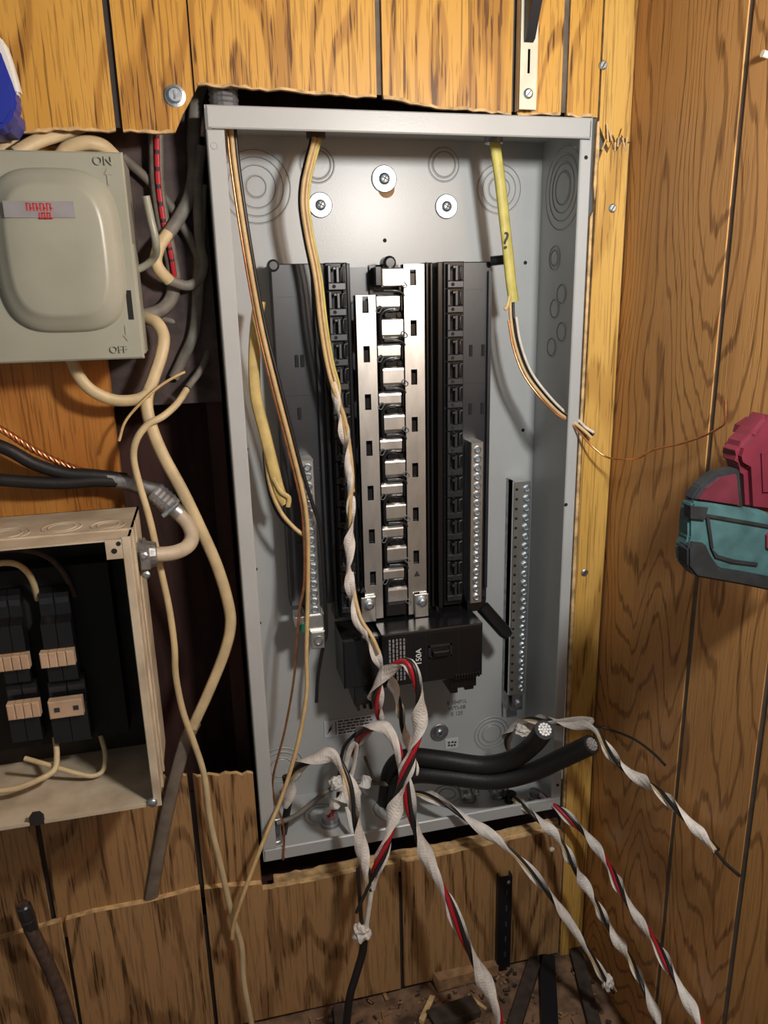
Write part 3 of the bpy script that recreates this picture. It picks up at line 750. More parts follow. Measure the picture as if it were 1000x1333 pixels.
# -- panel left: three stripped conductors from the top-left connector
A = [(296, 150, .030), (303, 220, .036), (318, 320, .04), (336, 420, .045), (355, 500, .045), (376, 580, .045), (393, 650, .042), (398, 700, .04)]
ca = thing('stripped_cable', 'cable of tan, black and bare copper wires hanging down the left of the panel', 'cable', at(296, 150, .03))
wire('white_wire', 'tanw', [(u + 3, v, y - .003) for u, v, y in A] + [(401, 760, .036), (399, 850, .028), (399, 905, .02), (386, 975, .012), (366, 1040, .0), (347, 1085, -.016), (322, 1150, -.032), (305, 1200, -.036), (302, 1222, -.036)], .0024, ca)
wire('copper_wire', 'copper', [(u - 2, v, y - .001) for u, v, y in A] + [(396, 760, .036), (389, 800, .034), (383, 880, .030), (371, 950, .026), (356, 1010, .015), (357, 1040, .010), (369, 1075, .0), (369, 1119, -.004)], .0013, ca)
wire('black_wire', 'insb', [(u + 8, v, y + .001) for u, v, y in A[:4]] + [(364, 500, .046), (387, 590, .046), (405, 650, .044), (417, 690, .044), (421, 750, .045), (425, 820, .05), (421, 840, .055), (414, 880, .06), (412, 914, .062)], .0021, ca)
wire('copper_tip', 'copper', [(303, 1215, -.036), (300, 1235, -.036), (298, 1250, -.036)], .0010, ca)
cs = thing('peeled_sheath', 'flat yellow cable sheath hanging loose behind the wires left inside the grey panel', 'cable sheath', at(334, 400, .06))
wire('sheath', 'yel', [(338, 392, .060), (333, 430, .060), (331, 480, .060), (334, 520, .060), (345, 565, .058), (355, 605, .056), (364, 640, .054), (373, 655, .052)], .0062, cs, .0026, True)
wire('torn_lip', 'yel', [(356, 622, .052), (366, 640, .049), (376, 648, .048), (375, 660, .049)], .0026, cs, .0010, True)
wire('white_wire', 'tanw', [(345, 575, .060), (348, 610, .060), (354, 640, .056), (366, 667, .052), (382, 686, .046), (397, 698, .043)], .0023, cs)
wire('black_wire', 'insb', [(344, 570, .063), (345, 605, .063), (352, 645, .062), (364, 672, .058), (380, 690, .053)], .0019, cs)

# -- panel middle: bundle from the second top knockout
B_ = [(411, 168, .06), (409, 185, .05), (402, 212, .045), (396, 240, .045), (395, 270, .045), (401, 310, .045), (411, 360, .045), (418, 420, .045), (426, 470, .045), (435, 505, .043)]
B2 = [(446, 550, .040), (455, 620, .04), (457, 660, .04), (455, 720, .036), (456, 770, .032), (464, 805, .022), (482, 835, .008), (494, 865, .0), (498, 885, -.004)]
cbn = thing('stripped_cable', 'cable of tan, black and white wires running past the left bus rail', 'cable', at(411, 168, .05))
wire('tan_wire', 'tanw', [(u - 1, v, y - .004) for u, v, y in B_] + [(u + 4 if v < 640 else u - 1, v, y) for u, v, y in B2[:3]] + [(458, 745, .040), (468, 800, .020), (484, 828, .006), (494, 850, -.002)], .0022, cbn)
wire('tan_wire', 'tanw', [(u + 4, v, y) for u, v, y in B_] + [(449, 560, .041), (460, 640, .042)], .0019, cbn)
wire('black_wire', 'insb', [(u - 4, v, y + .003) for u, v, y in B_] + [(u + 3, v, y + .005) for u, v, y in B2], .0021, cbn)
wire('olive_wire', 'lime', [(u + 7, v, y + .004) for u, v, y in B_] + [(440, 530, .044), (447, 570, .046)], .0015, cbn)
PB = resample(spline(px([(434, 497, .042), (440, 530, .04)] + B2)), .003)
def ribbon(P, r, ph, pitch, a, b_, jit=.25, seed=0):
    rg = random.Random(seed); Q = offset(P, r, ph, pitch); m = len(P)
    js = [1 + rg.uniform(-jit, jit) for _ in range(m // 6 + 3)]
    L_ = sum((P[i + 1] - P[i]).length for i in range(m - 1))
    def ra(t): x = t * (m // 6 + 1); i = int(x); return a * (js[i] * (1 - x + i) + js[i + 1] * (x - i)) * (.55 + .45 * min(1, min(t, 1 - t) * 14))
    mb = MB(); n = 8; vs = []; nrm = None
    for i in range(m):
        T = (P[min(i + 1, m - 1)] - P[max(i - 1, 0)]).normalized()
        if nrm is None: nrm = T.cross(Vector((.1, 1, .05))).normalized(); s_ = 0
        nrm = (nrm - T * nrm.dot(T)).normalized(); bb = T.cross(nrm)
        q = ph + 2 * math.pi * s_ / pitch
        rad = nrm * math.cos(q) + bb * math.sin(q); tan = -nrm * math.sin(q) + bb * math.cos(q)
        aa = ra(i / max(1, m - 1))
        for k in range(n):
            g = 2 * math.pi * k / n; ct, st = math.cos(g), math.sin(g)
            curl = -(abs(ct) ** 2) * aa * .42                           # the wrap curves round the bundle
            vs.append(Q[i] + tan * (ct * aa) + rad * (st * b_ + curl))
        if i < m - 1: s_ += (P[i + 1] - P[i]).length
    fs = []
    for i in range(m - 1):
        for k in range(n): j = (k + 1) % n; fs.append((i * n + k, (i + 1) * n + k, (i + 1) * n + j, i * n + j))
    mb.add(vs, fs, 0, False); mb.add(vs[:n], [tuple(range(n))]); mb.add(vs[-n:], [tuple(range(n))])
    return mb
def bundle(name, lab, pts, strands, pitch, ph=0.0, cat='cable', par=None, group=None):
    P = resample(spline(px(pts)), .0035)
    t_ = par or thing(name, lab, cat, P[0], group)
    for i, (nm, m_, r, p_, a, b_) in enumerate(strands):
        if a > .003: ribbon(P, r, ph + p_, pitch, a, b_, seed=hash(str(pts[0]) + nm) % 999 if False else i * 7 + int(pts[0][0])).build(nm, M[m_], t_)
        else: MB().tube(offset(P, r, ph + p_, pitch), a, b_, 8).build(nm, M[m_], t_)
    return t_
ribbon(PB, .0020, .9, .085, .0058, .0013, seed=3).build('white_wrap', M['wrap'], cbn)

WBK = [('white_wrap', 'wrap', .0022, 0, .0084, .0013), ('black_wire', 'insb', .0036, 3.0, .0025, .0025), ('copper_wire', 'tanw', .0024, 4.2, .0014, .0014)]
WRB = [('white_wrap', 'wrap', .0022, 0, .0084, .0013), ('black_wire', 'insb', .0038, 2.5, .0024, .0024), ('red_wire', 'insr', .0038, 3.7, .0025, .0025)]
# -- panel right: lime yellow cable marked with a question mark
cdl = thing('yellow_cable', 'yellow cable marked with a question mark hanging from the top right of the grey panel', 'cable', at(644, 175, .06))
D_ = [(643, 172, .058), (645, 190, .052), (651, 235, .05), (656, 280, .05), (661, 325, .05), (665, 365, .05), (669, 393, .05)]
wire('sheath', 'lime', D_, .0060, cdl, .0030, True)
wire('torn_lip', 'yel', [(664, 385, .046), (661, 398, .045), (657, 403, .044)], .0020, cdl, .0008, True)
E_ = [(665, 380, .05), (666, 415, .048), (672, 450, .045), (685, 485, .038), (705, 513, .028), (728, 537, .012), (748, 550, .0)]
wire('tan_wire', 'tanw', [(u - 1, v, y) for u, v, y in E_] + [(762, 562, -.008), (770, 570, -.012)], .0019, cdl)
wire('black_wire', 'insb', [(u + 3, v, y + .004) for u, v, y in E_] + [(764, 560, -.006), (773, 566, -.009)], .0017, cdl)
wire('white_wire', 'insw', [(u + 6, v - 2, y) for u, v, y in E_[1:]] + [(762, 556, -.008), (773, 563, -.012)], .0016, cdl)
wire('copper_wire', 'copper', [(u - 4, v + 2, y) for u, v, y in E_[1:]] + [(770, 580, -.02), (790, 595, -.03), (812, 598, -.04), (832, 596, -.05), (850, 586, -.06), (885, 578, -.08), (915, 568, -.10), (938, 556, -.12), (944, 548, -.125), (945, 521, -.125)], .0010, cdl)
text('?', .024, at(659, 314, .0462), M['ink'], cdl, 'question_mark', ext=.0003)

# -- heavy service cables with stranded aluminium ends
def service(pts, lab):
    t_ = thing('service_cable', lab, 'cable', at(*pts[0]), 'heavy black service cables')
    P = spline(px(pts), 8); MB().tube(P, .0108, .0108, 16).build('jacket', M['rub'], t_)
    e = P[-1]; d = (P[-1] - P[-2]).normalized(); a = d.orthogonal().normalized(); b_ = d.cross(a)
    for rr_, n in ((0, 1), (.0031, 6), (.0060, 12)):
        for k in range(n):
            q = 2 * math.pi * k / n; c = e + (a * math.cos(q) + b_ * math.sin(q)) * rr_
            MB().cyl(c - d * .004, c + d * .0016, .00155, 8).build('strand', M['alu'], t_)
service([(500, 1085, .074), (503, 1040, .062), (510, 1002, .048), (532, 986, .030), (575, 989, .012), (630, 996, -.005), (668, 988, -.022), (693, 970, -.045), (709, 950, -.075)], 'thick black service cable whose cut end is the left one, pointing up')
service([(518, 1092, .055), (515, 1050, .045), (520, 1020, .034), (540, 1008, .022), (580, 1010, .008), (640, 1016, -.012), (690, 1006, -.03), (730, 988, -.055), (770, 969, -.085)], 'thick black service cable whose cut end overhangs the wall strip')
# -- wrapped bundles at the bottom
def thin(l, k=.74): return [(n_, m_, r * k, p_, a * k if a > .003 else a * .85, b_ * k) for n_, m_, r, p_, a, b_ in l]
bundle('wrapped_wires', 'white and red wire bundle looping from the main breaker front down to a tape knot', [(497, 935, .02), (489, 905, .012), (494, 883, .0), (512, 870, -.012), (529, 863, -.02), (541, 880, -.028), (548, 910, -.032), (544, 950, -.036), (533, 990, -.042), (522, 1030, -.05), (508, 1075, -.058), (495, 1120, -.062), (484, 1158, -.063)], WRB, .105, 2.3)
kb = bundle('wrapped_wires', 'white wrapped bundle arching from the lower left knockout down to a tape knot', [(372, 1050, .035), (378, 1020, .028), (390, 996, .015), (410, 986, .0), (432, 984, -.012), (446, 1005, -.025), (460, 1040, -.038), (468, 1085, -.05), (474, 1125, -.058), (480, 1158, -.062)], WBK, .12, .6)
bundle('wrapped_wires', 'red, white and black bundle arching at panel centre and running off the bottom', [(462, 985, .045), (470, 957, .03), (485, 944, .01), (500, 946, -.006), (513, 965, -.018), (522, 1000, -.028), (531, 1040, -.036), (545, 1085, -.05), (562, 1130, -.06), (583, 1175, -.075), (605, 1220, -.09), (628, 1270, -.105), (646, 1318, -.12), (650, 1345, -.125)], WRB, .155, 2.0)
bundle('wrapped_wires', 'short white and black bundle hanging straight down below the breaker front', [(508, 880, .012), (515, 905, .012), (522, 930, .010), (528, 955, .004), (536, 985, -.004), (540, 1010, -.012)], thin(WBK), .07, .4)
bundle('wrapped_wires', 'thin white and black bundle curving right and ending in torn white paper', [(520, 1040, .04), (545, 1034, .025), (575, 1043, .0), (610, 1066, -.02), (650, 1097, -.04), (690, 1133, -.06), (725, 1175, -.08), (757, 1226, -.10), (785, 1270, -.115), (800, 1290, -.12)], thin(WBK), .14, 1.2)
bundle('wrapped_wires', 'white wrapped black bundle running down from the tape lump at the bottom right', [(668, 1040, .012), (683, 1050, -.002), (702, 1066, -.02), (724, 1090, -.035), (745, 1122, -.05), (770, 1168, -.07), (795, 1208, -.09), (820, 1250, -.11), (842, 1290, -.13), (862, 1345, -.15)], thin(WBK), .075, 2.6)
bundle('wrapped_wires', 'white and red bundle nearest the corner leaving the panel at bottom right', [(700, 1032, .02), (722, 1050, -.002), (745, 1068, -.02), (768, 1090, -.035), (790, 1125, -.05), (812, 1163, -.068), (836, 1203, -.085), (862, 1243, -.105), (888, 1287, -.125), (916, 1345, -.145)], thin(WRB), .095, 1.2)
bundle('wrapped_wires', 'white wrapped bundle reaching over the heavy cable ends along the brown wall', [(664, 978, .04), (660, 960, .035), (668, 946, .02), (688, 938, -.005), (715, 938, -.03), (745, 942, -.055), (772, 948, -.075), (788, 972, -.085), (810, 996, -.095), (845, 1022, -.105), (880, 1050, -.115), (908, 1080, -.12), (932, 1108, -.125)], thin(WBK), .10, 2.4)
o = wire('black_wire', 'insb', [(742, 938, -.05), (765, 942, -.06), (795, 950, -.07), (825, 962, -.085), (850, 980, -.095), (866, 996, -.10)], .0014, lab='loose thin black wire curving over the brown wall beside the cable ends')
wire('black_wire', 'insb', [(925, 1100, -.125), (945, 1124, -.13), (963, 1140, -.135)], .0016, lab='black wire tail sticking out of the wrapped bundle at the right edge')
wire('paper_flap', 'wrap', [(712, 942, -.035), (735, 938, -.05), (755, 936, -.06), (770, 938, -.065), (766, 944, -.067)], .0036, None, .0012, True, lab='crumpled white paper flap above the heavy cable ends', cat='paper')
# paper ends
def crumple(name, c, rx, rz, ry, lab, m='wrap', cat='tape', seed=1):
    rg = random.Random(seed); bm = bmesh.new(); bmesh.ops.create_icosphere(bm, subdivisions=3, radius=1)
    vs = []
    from mathutils import noise
    for v in bm.verts:
        f = 1 + .45 * noise.noise(v.co * 2.2 + Vector((seed * 3.1, 0, 0)))
        vs.append(Vector(c) + Vector((v.co.x * rx * f, v.co.y * ry * f, v.co.z * rz * f)))
    fs = [[q.index for q in f.verts] for f in bm.faces]; bm.free()
    return tag(MB().add(vs, fs).build(name, M[m]), lab, cat)
crumple('tape_knot', at(471, 1213, -.064), .0098, .0115, .009, 'knot of white tape under the joined wrapped bundles', seed=2)
crumple('tape_knot', at(676, 1047, .008), .0075, .0085, .007, 'lump of white tape at the bottom right knockout of the panel', seed=3)
crumple('paper_end', at(792, 1280, -.118), .0065, .011, .005, 'torn white paper at the end of the thin bundle above the ledge', cat='paper', seed=4)
crumple('paper_end', at(683, 950, .0), .010, .008, .008, 'crumpled tan paper and wire ends beside the left heavy cable end', cat='paper', seed=6)
crumple('tape_wrap', at(440, 1020, .03), .010, .009, .008, 'crumpled white tape wrap at the centre bottom of the panel', m='white', seed=7)
TP = resample(spline(px([(424, 1058, .024), (436, 1045, .024), (452, 1034, .026), (470, 1024, .028), (482, 1012, .032)])), .003)
tag(ribbon(TP, .0012, 1.0, .03, .0062, .0022, .5, seed=5).build('tape_wrap', M['white']), 'long white tape wrap slanting across the panel floor', 'tape')
wire('paper_strip', 'white', [(452, 1050, .02), (456, 1070, .012), (460, 1085, .005)], .0030, None, .0008, True, lab='narrow white paper strip hanging in the panel bottom', cat='paper')
# pair joining the knot and black tail
kn = thing('black_cable', 'black cable hanging from the white tape knot to the ledge', 'cable', at(470, 1225, -.064))
wire('jacket', 'rub', [(474, 1218, -.064), (472, 1240, -.066), (464, 1268, -.07), (455, 1300, -.075), (450, 1345, -.08)], .0046, kn)
wire('black_wire', 'insb', [(466, 1130, -.055), (468, 1165, -.06), (471, 1210, -.063)], .0022, kn)
wire('white_wire', 'insw', [(486, 1140, -.062), (482, 1170, -.065), (476, 1212, -.066)], .0030, kn)
wire('wire_stub', 'insb', [(482, 1150, -.066), (470, 1175, -.07), (464, 1188, -.07)], .0019, kn)
# second mid bundle: small wires in the panel bottom
wire('grey_cable', 'greyc', [(360, 1072, .02), (385, 1062, .025), (408, 1044, .03), (430, 1028, .035), (470, 1018, .035), (515, 1022, .05)], .0030, lab='grey tan cable lying across the bottom of the panel behind the wraps')
wire('loop_wire', 'insb', [(440, 1040, .04), (442, 1005, .045), (447, 975, .045), (458, 960, .042), (468, 955, .04), (464, 985, .045), (452, 1015, .045)], .0022, lab='black loop of wire standing among the tape wraps in the panel bottom', cat='wire')
wire('white_loop', 'wrap', [(446, 1030, .035), (450, 1000, .04), (456, 975, .036), (464, 968, .032), (462, 990, .035), (455, 1020, .032)], .0036, None, .0016, lab='white wrapped loop of wire standing among the tape wraps in the panel bottom', cat='wire')
wire('brown_wire', 'brownc', [(475, 985, .06), (483, 1005, .06), (490, 1022, .05)], .0018, lab='short brown wire behind the centre bundles', cat='wire')
wire('taped_wire', 'insb', [(372, 1010, .04), (376, 1035, .038), (373, 1060, .036), (369, 1085, .035)], .0045, lab='short black taped wire in the lower left panel corner', cat='wire')

# -- cable connectors on the panel
def threaded(c, ax, r, L_, n=4, m='conn'):
    b = MB(); prof = []
    for k in range(n): prof += [(r, L_ * k / n), (r * 1.08, L_ * (k + .5) / n)]
    prof.append((r, L_)); return b.lathe(c, ax, prof, 18)
c = at(293, 136, .012)
o = tag(threaded(Vector((c.x, .03, .0)), (0, 0, 1), .0125, .022, 5).build('conduit_connector', M['conn']), 'threaded grey connector above the top left of the grey panel', 'connector')
def clamp(p, ax, lab, m='blk', r=.011):
    a = Vector(ax); t_ = thing('cable_clamp', lab, 'connector', p)
    b = MB().lathe(p, ax, [(r, 0), (r, .004), (r * .85, .005), (r * .85, .012)], 18); b.build('collar', M[m], t_)
    return t_
for (u, v, lab, m) in ((411, 170, 'dark clamp in the second top knockout of the grey panel', 'brownc'), (643, 175, 'clamp in the top right knockout holding the yellow cable', 'lead')):
    clamp(Vector((at(u, v, .055).x, .055, -T_)), (0, 0, -1), lab, m)
for (u, v, lab) in ((610, 1040, 'left grey two screw clamp on the panel floor'), (648, 1036, 'right grey two screw clamp on the panel floor')):
    p = atz(u, v, -H + T_); t_ = clamp(p, (0, 0, 1), lab, 'lead', .010)
    MB().bbox(p.x - .012, p.x - .003, p.y - .008, p.y + .008, p.z + .008, p.z + .020, .001).bbox(p.x + .003, p.x + .012, p.y - .008, p.y + .008, p.z + .008, p.z + .018, .001).build('jaw', M['lead'], t_)
    for sx in (-.0075, .0075): MB().lathe((p.x + sx, p.y - .008, p.z + .014), (0, -1, 0), [(.003, 0), (.003, .002), (.002, .003)], 10).build('screw', M['zinc'], t_)
for (u, v, lab, m) in ((430, 1072, 'round grey clamp with a red wire on the panel floor', 'conn'), (360, 1095, 'upright grey clamp in the lower left corner of the panel', 'lead'), (520, 1060, 'dark round clamp holding the heavy cables on the panel floor', 'lead'), (665, 1043, 'small black bushing under the tape lump at the panel bottom right', 'blk'), (696, 1040, 'grey clamp at the far right of the panel floor', 'lead')):
    p = atz(u, v, -H + T_); p.y = max(.014, min(p.y, .09)); t_ = clamp(p, (0, 0, 1), lab, m, .008 if u in (360, 665, 696) else .012)
    if u == 360: MB().bbox(p.x - .006, p.x + .006, p.y - .006, p.y + .006, p.z + .012, p.z + .034, .001).build('jaw', M['lead'], t_)
    if u == 430: MB().tube(spline([p + Vector((0, 0, .008)), p + Vector((.002, -.002, .02)), p + Vector((.01, -.004, .028))]), .0045, None, 8).build('red_wire', M['insr'], t_)

# -- left cavity cables
def lc(name, m, pts, r, lab, rb=None, flat=False, cat='cable'): return wire(name, m, pts, r, None, rb, flat, lab=lab, cat=cat)
lc('grey_cable', 'greyc', [(265, 100, .05), (256, 130, .05), (252, 180, .05), (253, 220, .048), (247, 255, .045), (232, 285, .040), (216, 308, .036)], .0062, 'old grey cable coming down beside the top left of the grey panel', .0045, True)
lc('ivory_cable', 'ivory', [(219, 303, .036), (208, 320, .030), (203, 338, .028), (208, 352, .03), (221, 366, .036)], .0057, 'short ivory cable curve beside the lever switch box', .0042)
lc('grey_cable', 'greyc', [(220, 365, .0365), (244, 372, .042), (260, 362, .047), (265, 340, .047), (260, 315, .046), (257, 250, .045), (262, 190, .045)], .0050, 'grey cable curving up from the short ivory curve to the panel side', .0040)
sc = thing('striped_cable', 'grey cable with a red printed stripe dropping behind the lever switch box', 'cable', at(203, 165, .06))
SPT = [(203, 150, .044), (203, 190, .044), (205, 240, .044), (212, 290, .044), (221, 330, .046), (226, 360, .049), (224, 385, .050), (212, 402, .046), (190, 410, .040), (165, 412, .035)]
wire('sheath', 'greyc', SPT, .0068, sc, .0035, True)
Ps = spline(px([(u + 1, v, y - .0042) for u, v, y in SPT[:6]]), 9)
b = MB()
b.tube(Ps, .0026, .0004, 6, flat=True)
rs_ = b.build('red_stripe', M['insr'], sc)
b = MB()
for i in range(2, len(Ps) - 4, 4): b.tube([q + Vector((0, -.0004, 0)) for q in Ps[i:i + 2]], .0019, .0003, 6, flat=True)
b.build('stripe_print', M['ink'], rs_)
lc('grey_cable', 'greyc', [(160, 205, .050), (190, 232, .050), (212, 255, .050), (232, 285, .050), (250, 315, .050), (262, 345, .048)], .0045, 'thin grey cable slanting behind the red striped cable')
lc('grey_cable', 'greyc', [(262, 240, .049), (260, 300, .049), (258, 370, .049), (253, 430, .049), (239, 465, .05), (226, 492, .05)], .0055, 'grey cable hanging deep in the wall hole beside the grey panel', .004, True)
lc('grey_cable', 'greyc', [(200, 412, .05), (230, 420, .06), (258, 430, .065), (270, 455, .06), (262, 480, .045), (244, 505, .03)], .0034, 'short dark cable arching above the ivory wires below the switch box')
lc('ivory_cable', 'ivory', [(188, 413, .04), (204, 420, .03), (213, 438, .022), (210, 462, .016), (200, 492, .010), (191, 520, .006), (196, 552, .002), (212, 592, .0), (238, 640, -.002), (262, 690, -.002), (283, 738, .0), (297, 785, .004), (300, 815, .006), (292, 850, .006), (272, 900, .004), (250, 948, .002)], .0058, 'broad ivory cable running down across the dark hole from the switch box', .0034, True)
lc('grey_cable', 'ivoryd', [(254, 940, .004), (242, 965, .0), (230, 1005, -.002), (218, 1055, -.002), (208, 1105, .0), (200, 1150, .001), (196, 1174, .0015)], .0072, 'flat grey cable passing over the lower panelling into the cut line', .0026, True)
lc('ivory_wire', 'ivory', [(243, 507, .028), (230, 526, .012), (212, 542, -.002), (192, 553, -.006), (178, 572, -.008), (174, 596, -.008), (182, 632, -.008), (196, 680, -.010), (209, 740, -.012), (220, 790, -.012), (227, 840, -.012), (229, 880, -.012), (238, 925, -.012), (252, 965, -.013), (266, 1010, -.014), (274, 1070, -.016), (288, 1130, -.018), (302, 1190, -.02), (314, 1230, -.022), (317, 1275, -.024), (323, 1310, -.026), (330, 1345, -.028)], .0034, 'long ivory cord winding down past the old box to the photo bottom', cat='cord')
lc('ivory_cable', 'ivory', [(92, 466, .0), (104, 492, -.004), (122, 510, -.004), (150, 521, .0), (178, 520, .004), (194, 512, .006)], .0056, 'ivory cable curving out from under the lever switch box', .0042)
lc('thin_wire', 'tanw', [(155, 574, -.004), (163, 549, -.003), (182, 526, -.003), (205, 505, -.002), (225, 492, -.001), (241, 484, .0)], .0013, 'thin bare wire tips crossing the ivory cables below the switch box', cat='wire')
for pts, lab in (([(-20, 215, .0), (5, 195, .01), (18, 172, .02), (30, 150, .03)], 'ivory cable at far left above the switch box'), ([(20, 200, .0), (48, 184, .008), (84, 172, .014), (120, 158, .024)], 'ivory cable slanting above the switch box, middle one'), ([(78, 205, .005), (90, 192, .004), (112, 186, .004), (134, 190, .008), (150, 204, .016)], 'ivory cable arching just above the switch box corner')):
    lc('ivory_cable', 'ivory', pts, .0062, lab, .0042)
# twisted copper ground and black feeders
tg = thing('copper_ground', 'twisted bare copper ground cable entering from the left edge', 'cable', at(0, 560, .01))
PT = resample(spline(px([(-110, 505, .012), (-60, 528, .008), (-20, 548, .004), (10, 564, .006), (45, 586, .01), (90, 607, .012), (130, 618, .012), (176, 630, .010)])), .002)
for k in range(4): MB().tube(offset(PT, .0018, k * math.pi / 2, .022), .0016, None, 6).build('strand', M['copper'], tg)
lc('black_feeder', 'rub', [(-110, 560, .014), (-60, 566, .008), (-20, 575, .004), (10, 585, .004), (45, 604, .006), (85, 616, .008), (125, 619, .010), (165, 624, .012)], .0064, 'upper of two black feeder cables entering from the left edge')
lc('black_feeder', 'rub', [(-110, 600, .014), (-60, 613, .008), (-20, 622, .0), (30, 627, .002), (80, 629, .005), (125, 626, .008), (168, 628, .010)], .0062, 'lower of two black feeder cables entering from the left edge')
lc('braided_sheath', 'lead', [(140, 624, .010), (170, 630, .008), (190, 636, .006), (208, 640, .004)], .0078, 'frayed braided sheath end on the black feeder cables', .006)
con = thing('cable_connector', 'grey threaded clamp connector at the end of the braided feeder sheath', 'connector', at(212, 642, .004))
P0, P1 = at(200, 640, .004), at(226, 662, .0)
ax = (P1 - P0)
b = threaded(P0, ax, .0105, ax.length, 5); b.build('collar', M['conn'], con)
MB().cyl(at(212, 672, -.012), at(232, 655, -.010), .0026, 10).build('clamp_screw', M['zinc'], con)
MB().cyl(P1, P1 + ax * .35, .0085, 16).build('nut', M['lead'], con)
lc('conduit_elbow', 'beige', [(228, 665, .0), (243, 680, -.004), (250, 698, -.012), (243, 712, -.024), (225, 720, -.034), (200, 722, -.040), (188, 722, -.042)], .0072, 'beige flexible elbow joining the connector to the old breaker box', cat='conduit')
c2 = thing('cable_connector', 'grey clamp connector on the right side of the old breaker box', 'connector', at(193, 722, -.05))
pc = Vector((sx1, -.05, at(193, 722, -.05).z))
b = MB().lathe(pc, (1, 0, 0), [(.014, 0), (.0165, .002), (.014, .004), (.0165, .006), (.013, .008), (.011, .016)], 20); b.build('collar', M['lead'], c2)
MB().bbox(pc.x + .003, pc.x + .011, pc.y - .020, pc.y - .010, pc.z - .008, pc.z + .010, .001).build('clamp_block', M['conn'], c2)
for dz in (.006, -.012): MB().lathe((pc.x + .007, pc.y - .020, pc.z + dz), (0, -1, 0), [(.0035, 0), (.0035, .002), (.002, .003)], 12).build('screw', M['zinc'], c2)
# wires in the old box
for m_, pts, r, lab in (('ivory', [(-60, 775, -.035), (-45, 750, -.045), (-15, 736, -.055), (15, 733, -.055), (33, 742, -.05), (43, 758, -.045), (49, 780, -.035)], .0028, 'ivory wire arching into the upper breakers of the old box'),
                   ('brownc', [(-60, 740, -.02), (-15, 718, -.04), (30, 716, -.04), (60, 724, -.038), (82, 744, -.035), (98, 776, -.03)], .0028, 'brown wire arching into the upper right breaker of the old box'),
                   ('ivory', [(72, 960, -.035), (74, 985, -.05), (70, 1003, -.06), (48, 1016, -.07), (18, 1027, -.072), (-15, 1027, -.070), (-60, 1005, -.05)], .0028, 'ivory wire dropping from the lower breakers of the old box to the left'),
                   ('ivory', [(131, 958, -.03), (137, 982, -.04), (134, 1003, -.05), (120, 1010, -.055), (98, 1006, -.055), (60, 995, -.05), (32, 987, -.045)], .0024, 'thin ivory wire looping under the lower right breaker of the old box')):
    lc('breaker_wire', m_, pts, r, lab, cat='wire')

# ================================================================== SHELF STANDARDS
st = thing('shelf_standard', 'cream slotted shelf standard on the wall above the grey panel', 'shelf standard', at(686, 142, -.004))
a = at(676, 142, -.011); xr = at(698, 142, -.011).x
zb = a.z; x0, x1 = a.x, xr; xm = (x0 + x1) / 2
b = MB(); ztop = .3
sl_ = [(-.0 + zb + .030 + .0375 * k) for k in range(7)]
zz = zb
for s_ in sl_: b.box(xm - .0012, xm + .0012, -.011, -.0095, zz, s_); zz = s_ + .020
b.box(xm - .0012, xm + .0012, -.011, -.0095, zz, ztop)
b.box(x0, xm - .0012, -.011, -.0095, zb, ztop); b.box(xm + .0012, x1, -.011, -.0095, zb, ztop)
b.box(x0, x0 + .0015, -.0105, 0, zb, ztop); b.box(x1 - .0015, x1, -.0105, 0, zb, ztop)
b.build('channel', M['cream'], st)
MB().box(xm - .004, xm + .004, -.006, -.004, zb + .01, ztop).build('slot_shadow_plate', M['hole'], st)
c = Vector((xm, -.011, at(687, 122, -.011).z)); s_ = MB().lathe(c, (0, -1, 0), [(.0046, 0), (.0046, .001), (.003, .0022)], 16).build('screw', M['zinc'], st)
MB().cbox(c + Vector((0, -.0023, 0)), (.0004, .0002, .0028), Matrix.Rotation(.7, 3, 'Y')).build('slot', M['ink'], s_)
zbk = at(688, 55, -.012).z
b = MB().prism([(-.0115, zbk), (-.016, zbk + .002), (-.03, zbk + .03), (-.07, zbk + .075), (-.15, zbk + .12), (-.15, zbk + .16), (-.0115, zbk + .16)], 'x', xm - .0055, xm + .0035)
o = tag(b.build('shelf_bracket', M['steelb']), 'black steel shelf bracket hooked in the cream standard at the top edge', 'bracket')
b2_ = thing('shelf_standard', 'black slotted shelf standard on the lower panelling under the grey panel', 'shelf standard', at(652, 1255, -.005))
x0, x1, z0, z1 = .2840, .3015, -1.000, -.858
MB().box(x0, x1, -.012, -.010, z0, z1).box(x0, x0 + .0015, -.011, -.003, z0, z1).box(x1 - .0015, x1, -.011, -.003, z0, z1).build('channel', M['steelb'], b2_)
s0 = MB().box(.2918, .2942, -.0124, -.0119, -.886, -.878).build('slot', M['hole'], b2_)
for k in range(1, 5): inst(s0, (0, 0, -.024 * k), b2_)
s1 = MB().box(.2942, .2948, -.0124, -.0119, -.886, -.878).build('slot_edge', M['lead'], b2_)
for k in range(1, 5): inst(s1, (0, 0, -.024 * k), b2_)
MB().lathe((.2965, -.012, -.8665), (0, -1, 0), [(.0026, 0), (.0026, .001), (.0012, .0018)], 12).build('screw', M['zinc'], b2_)

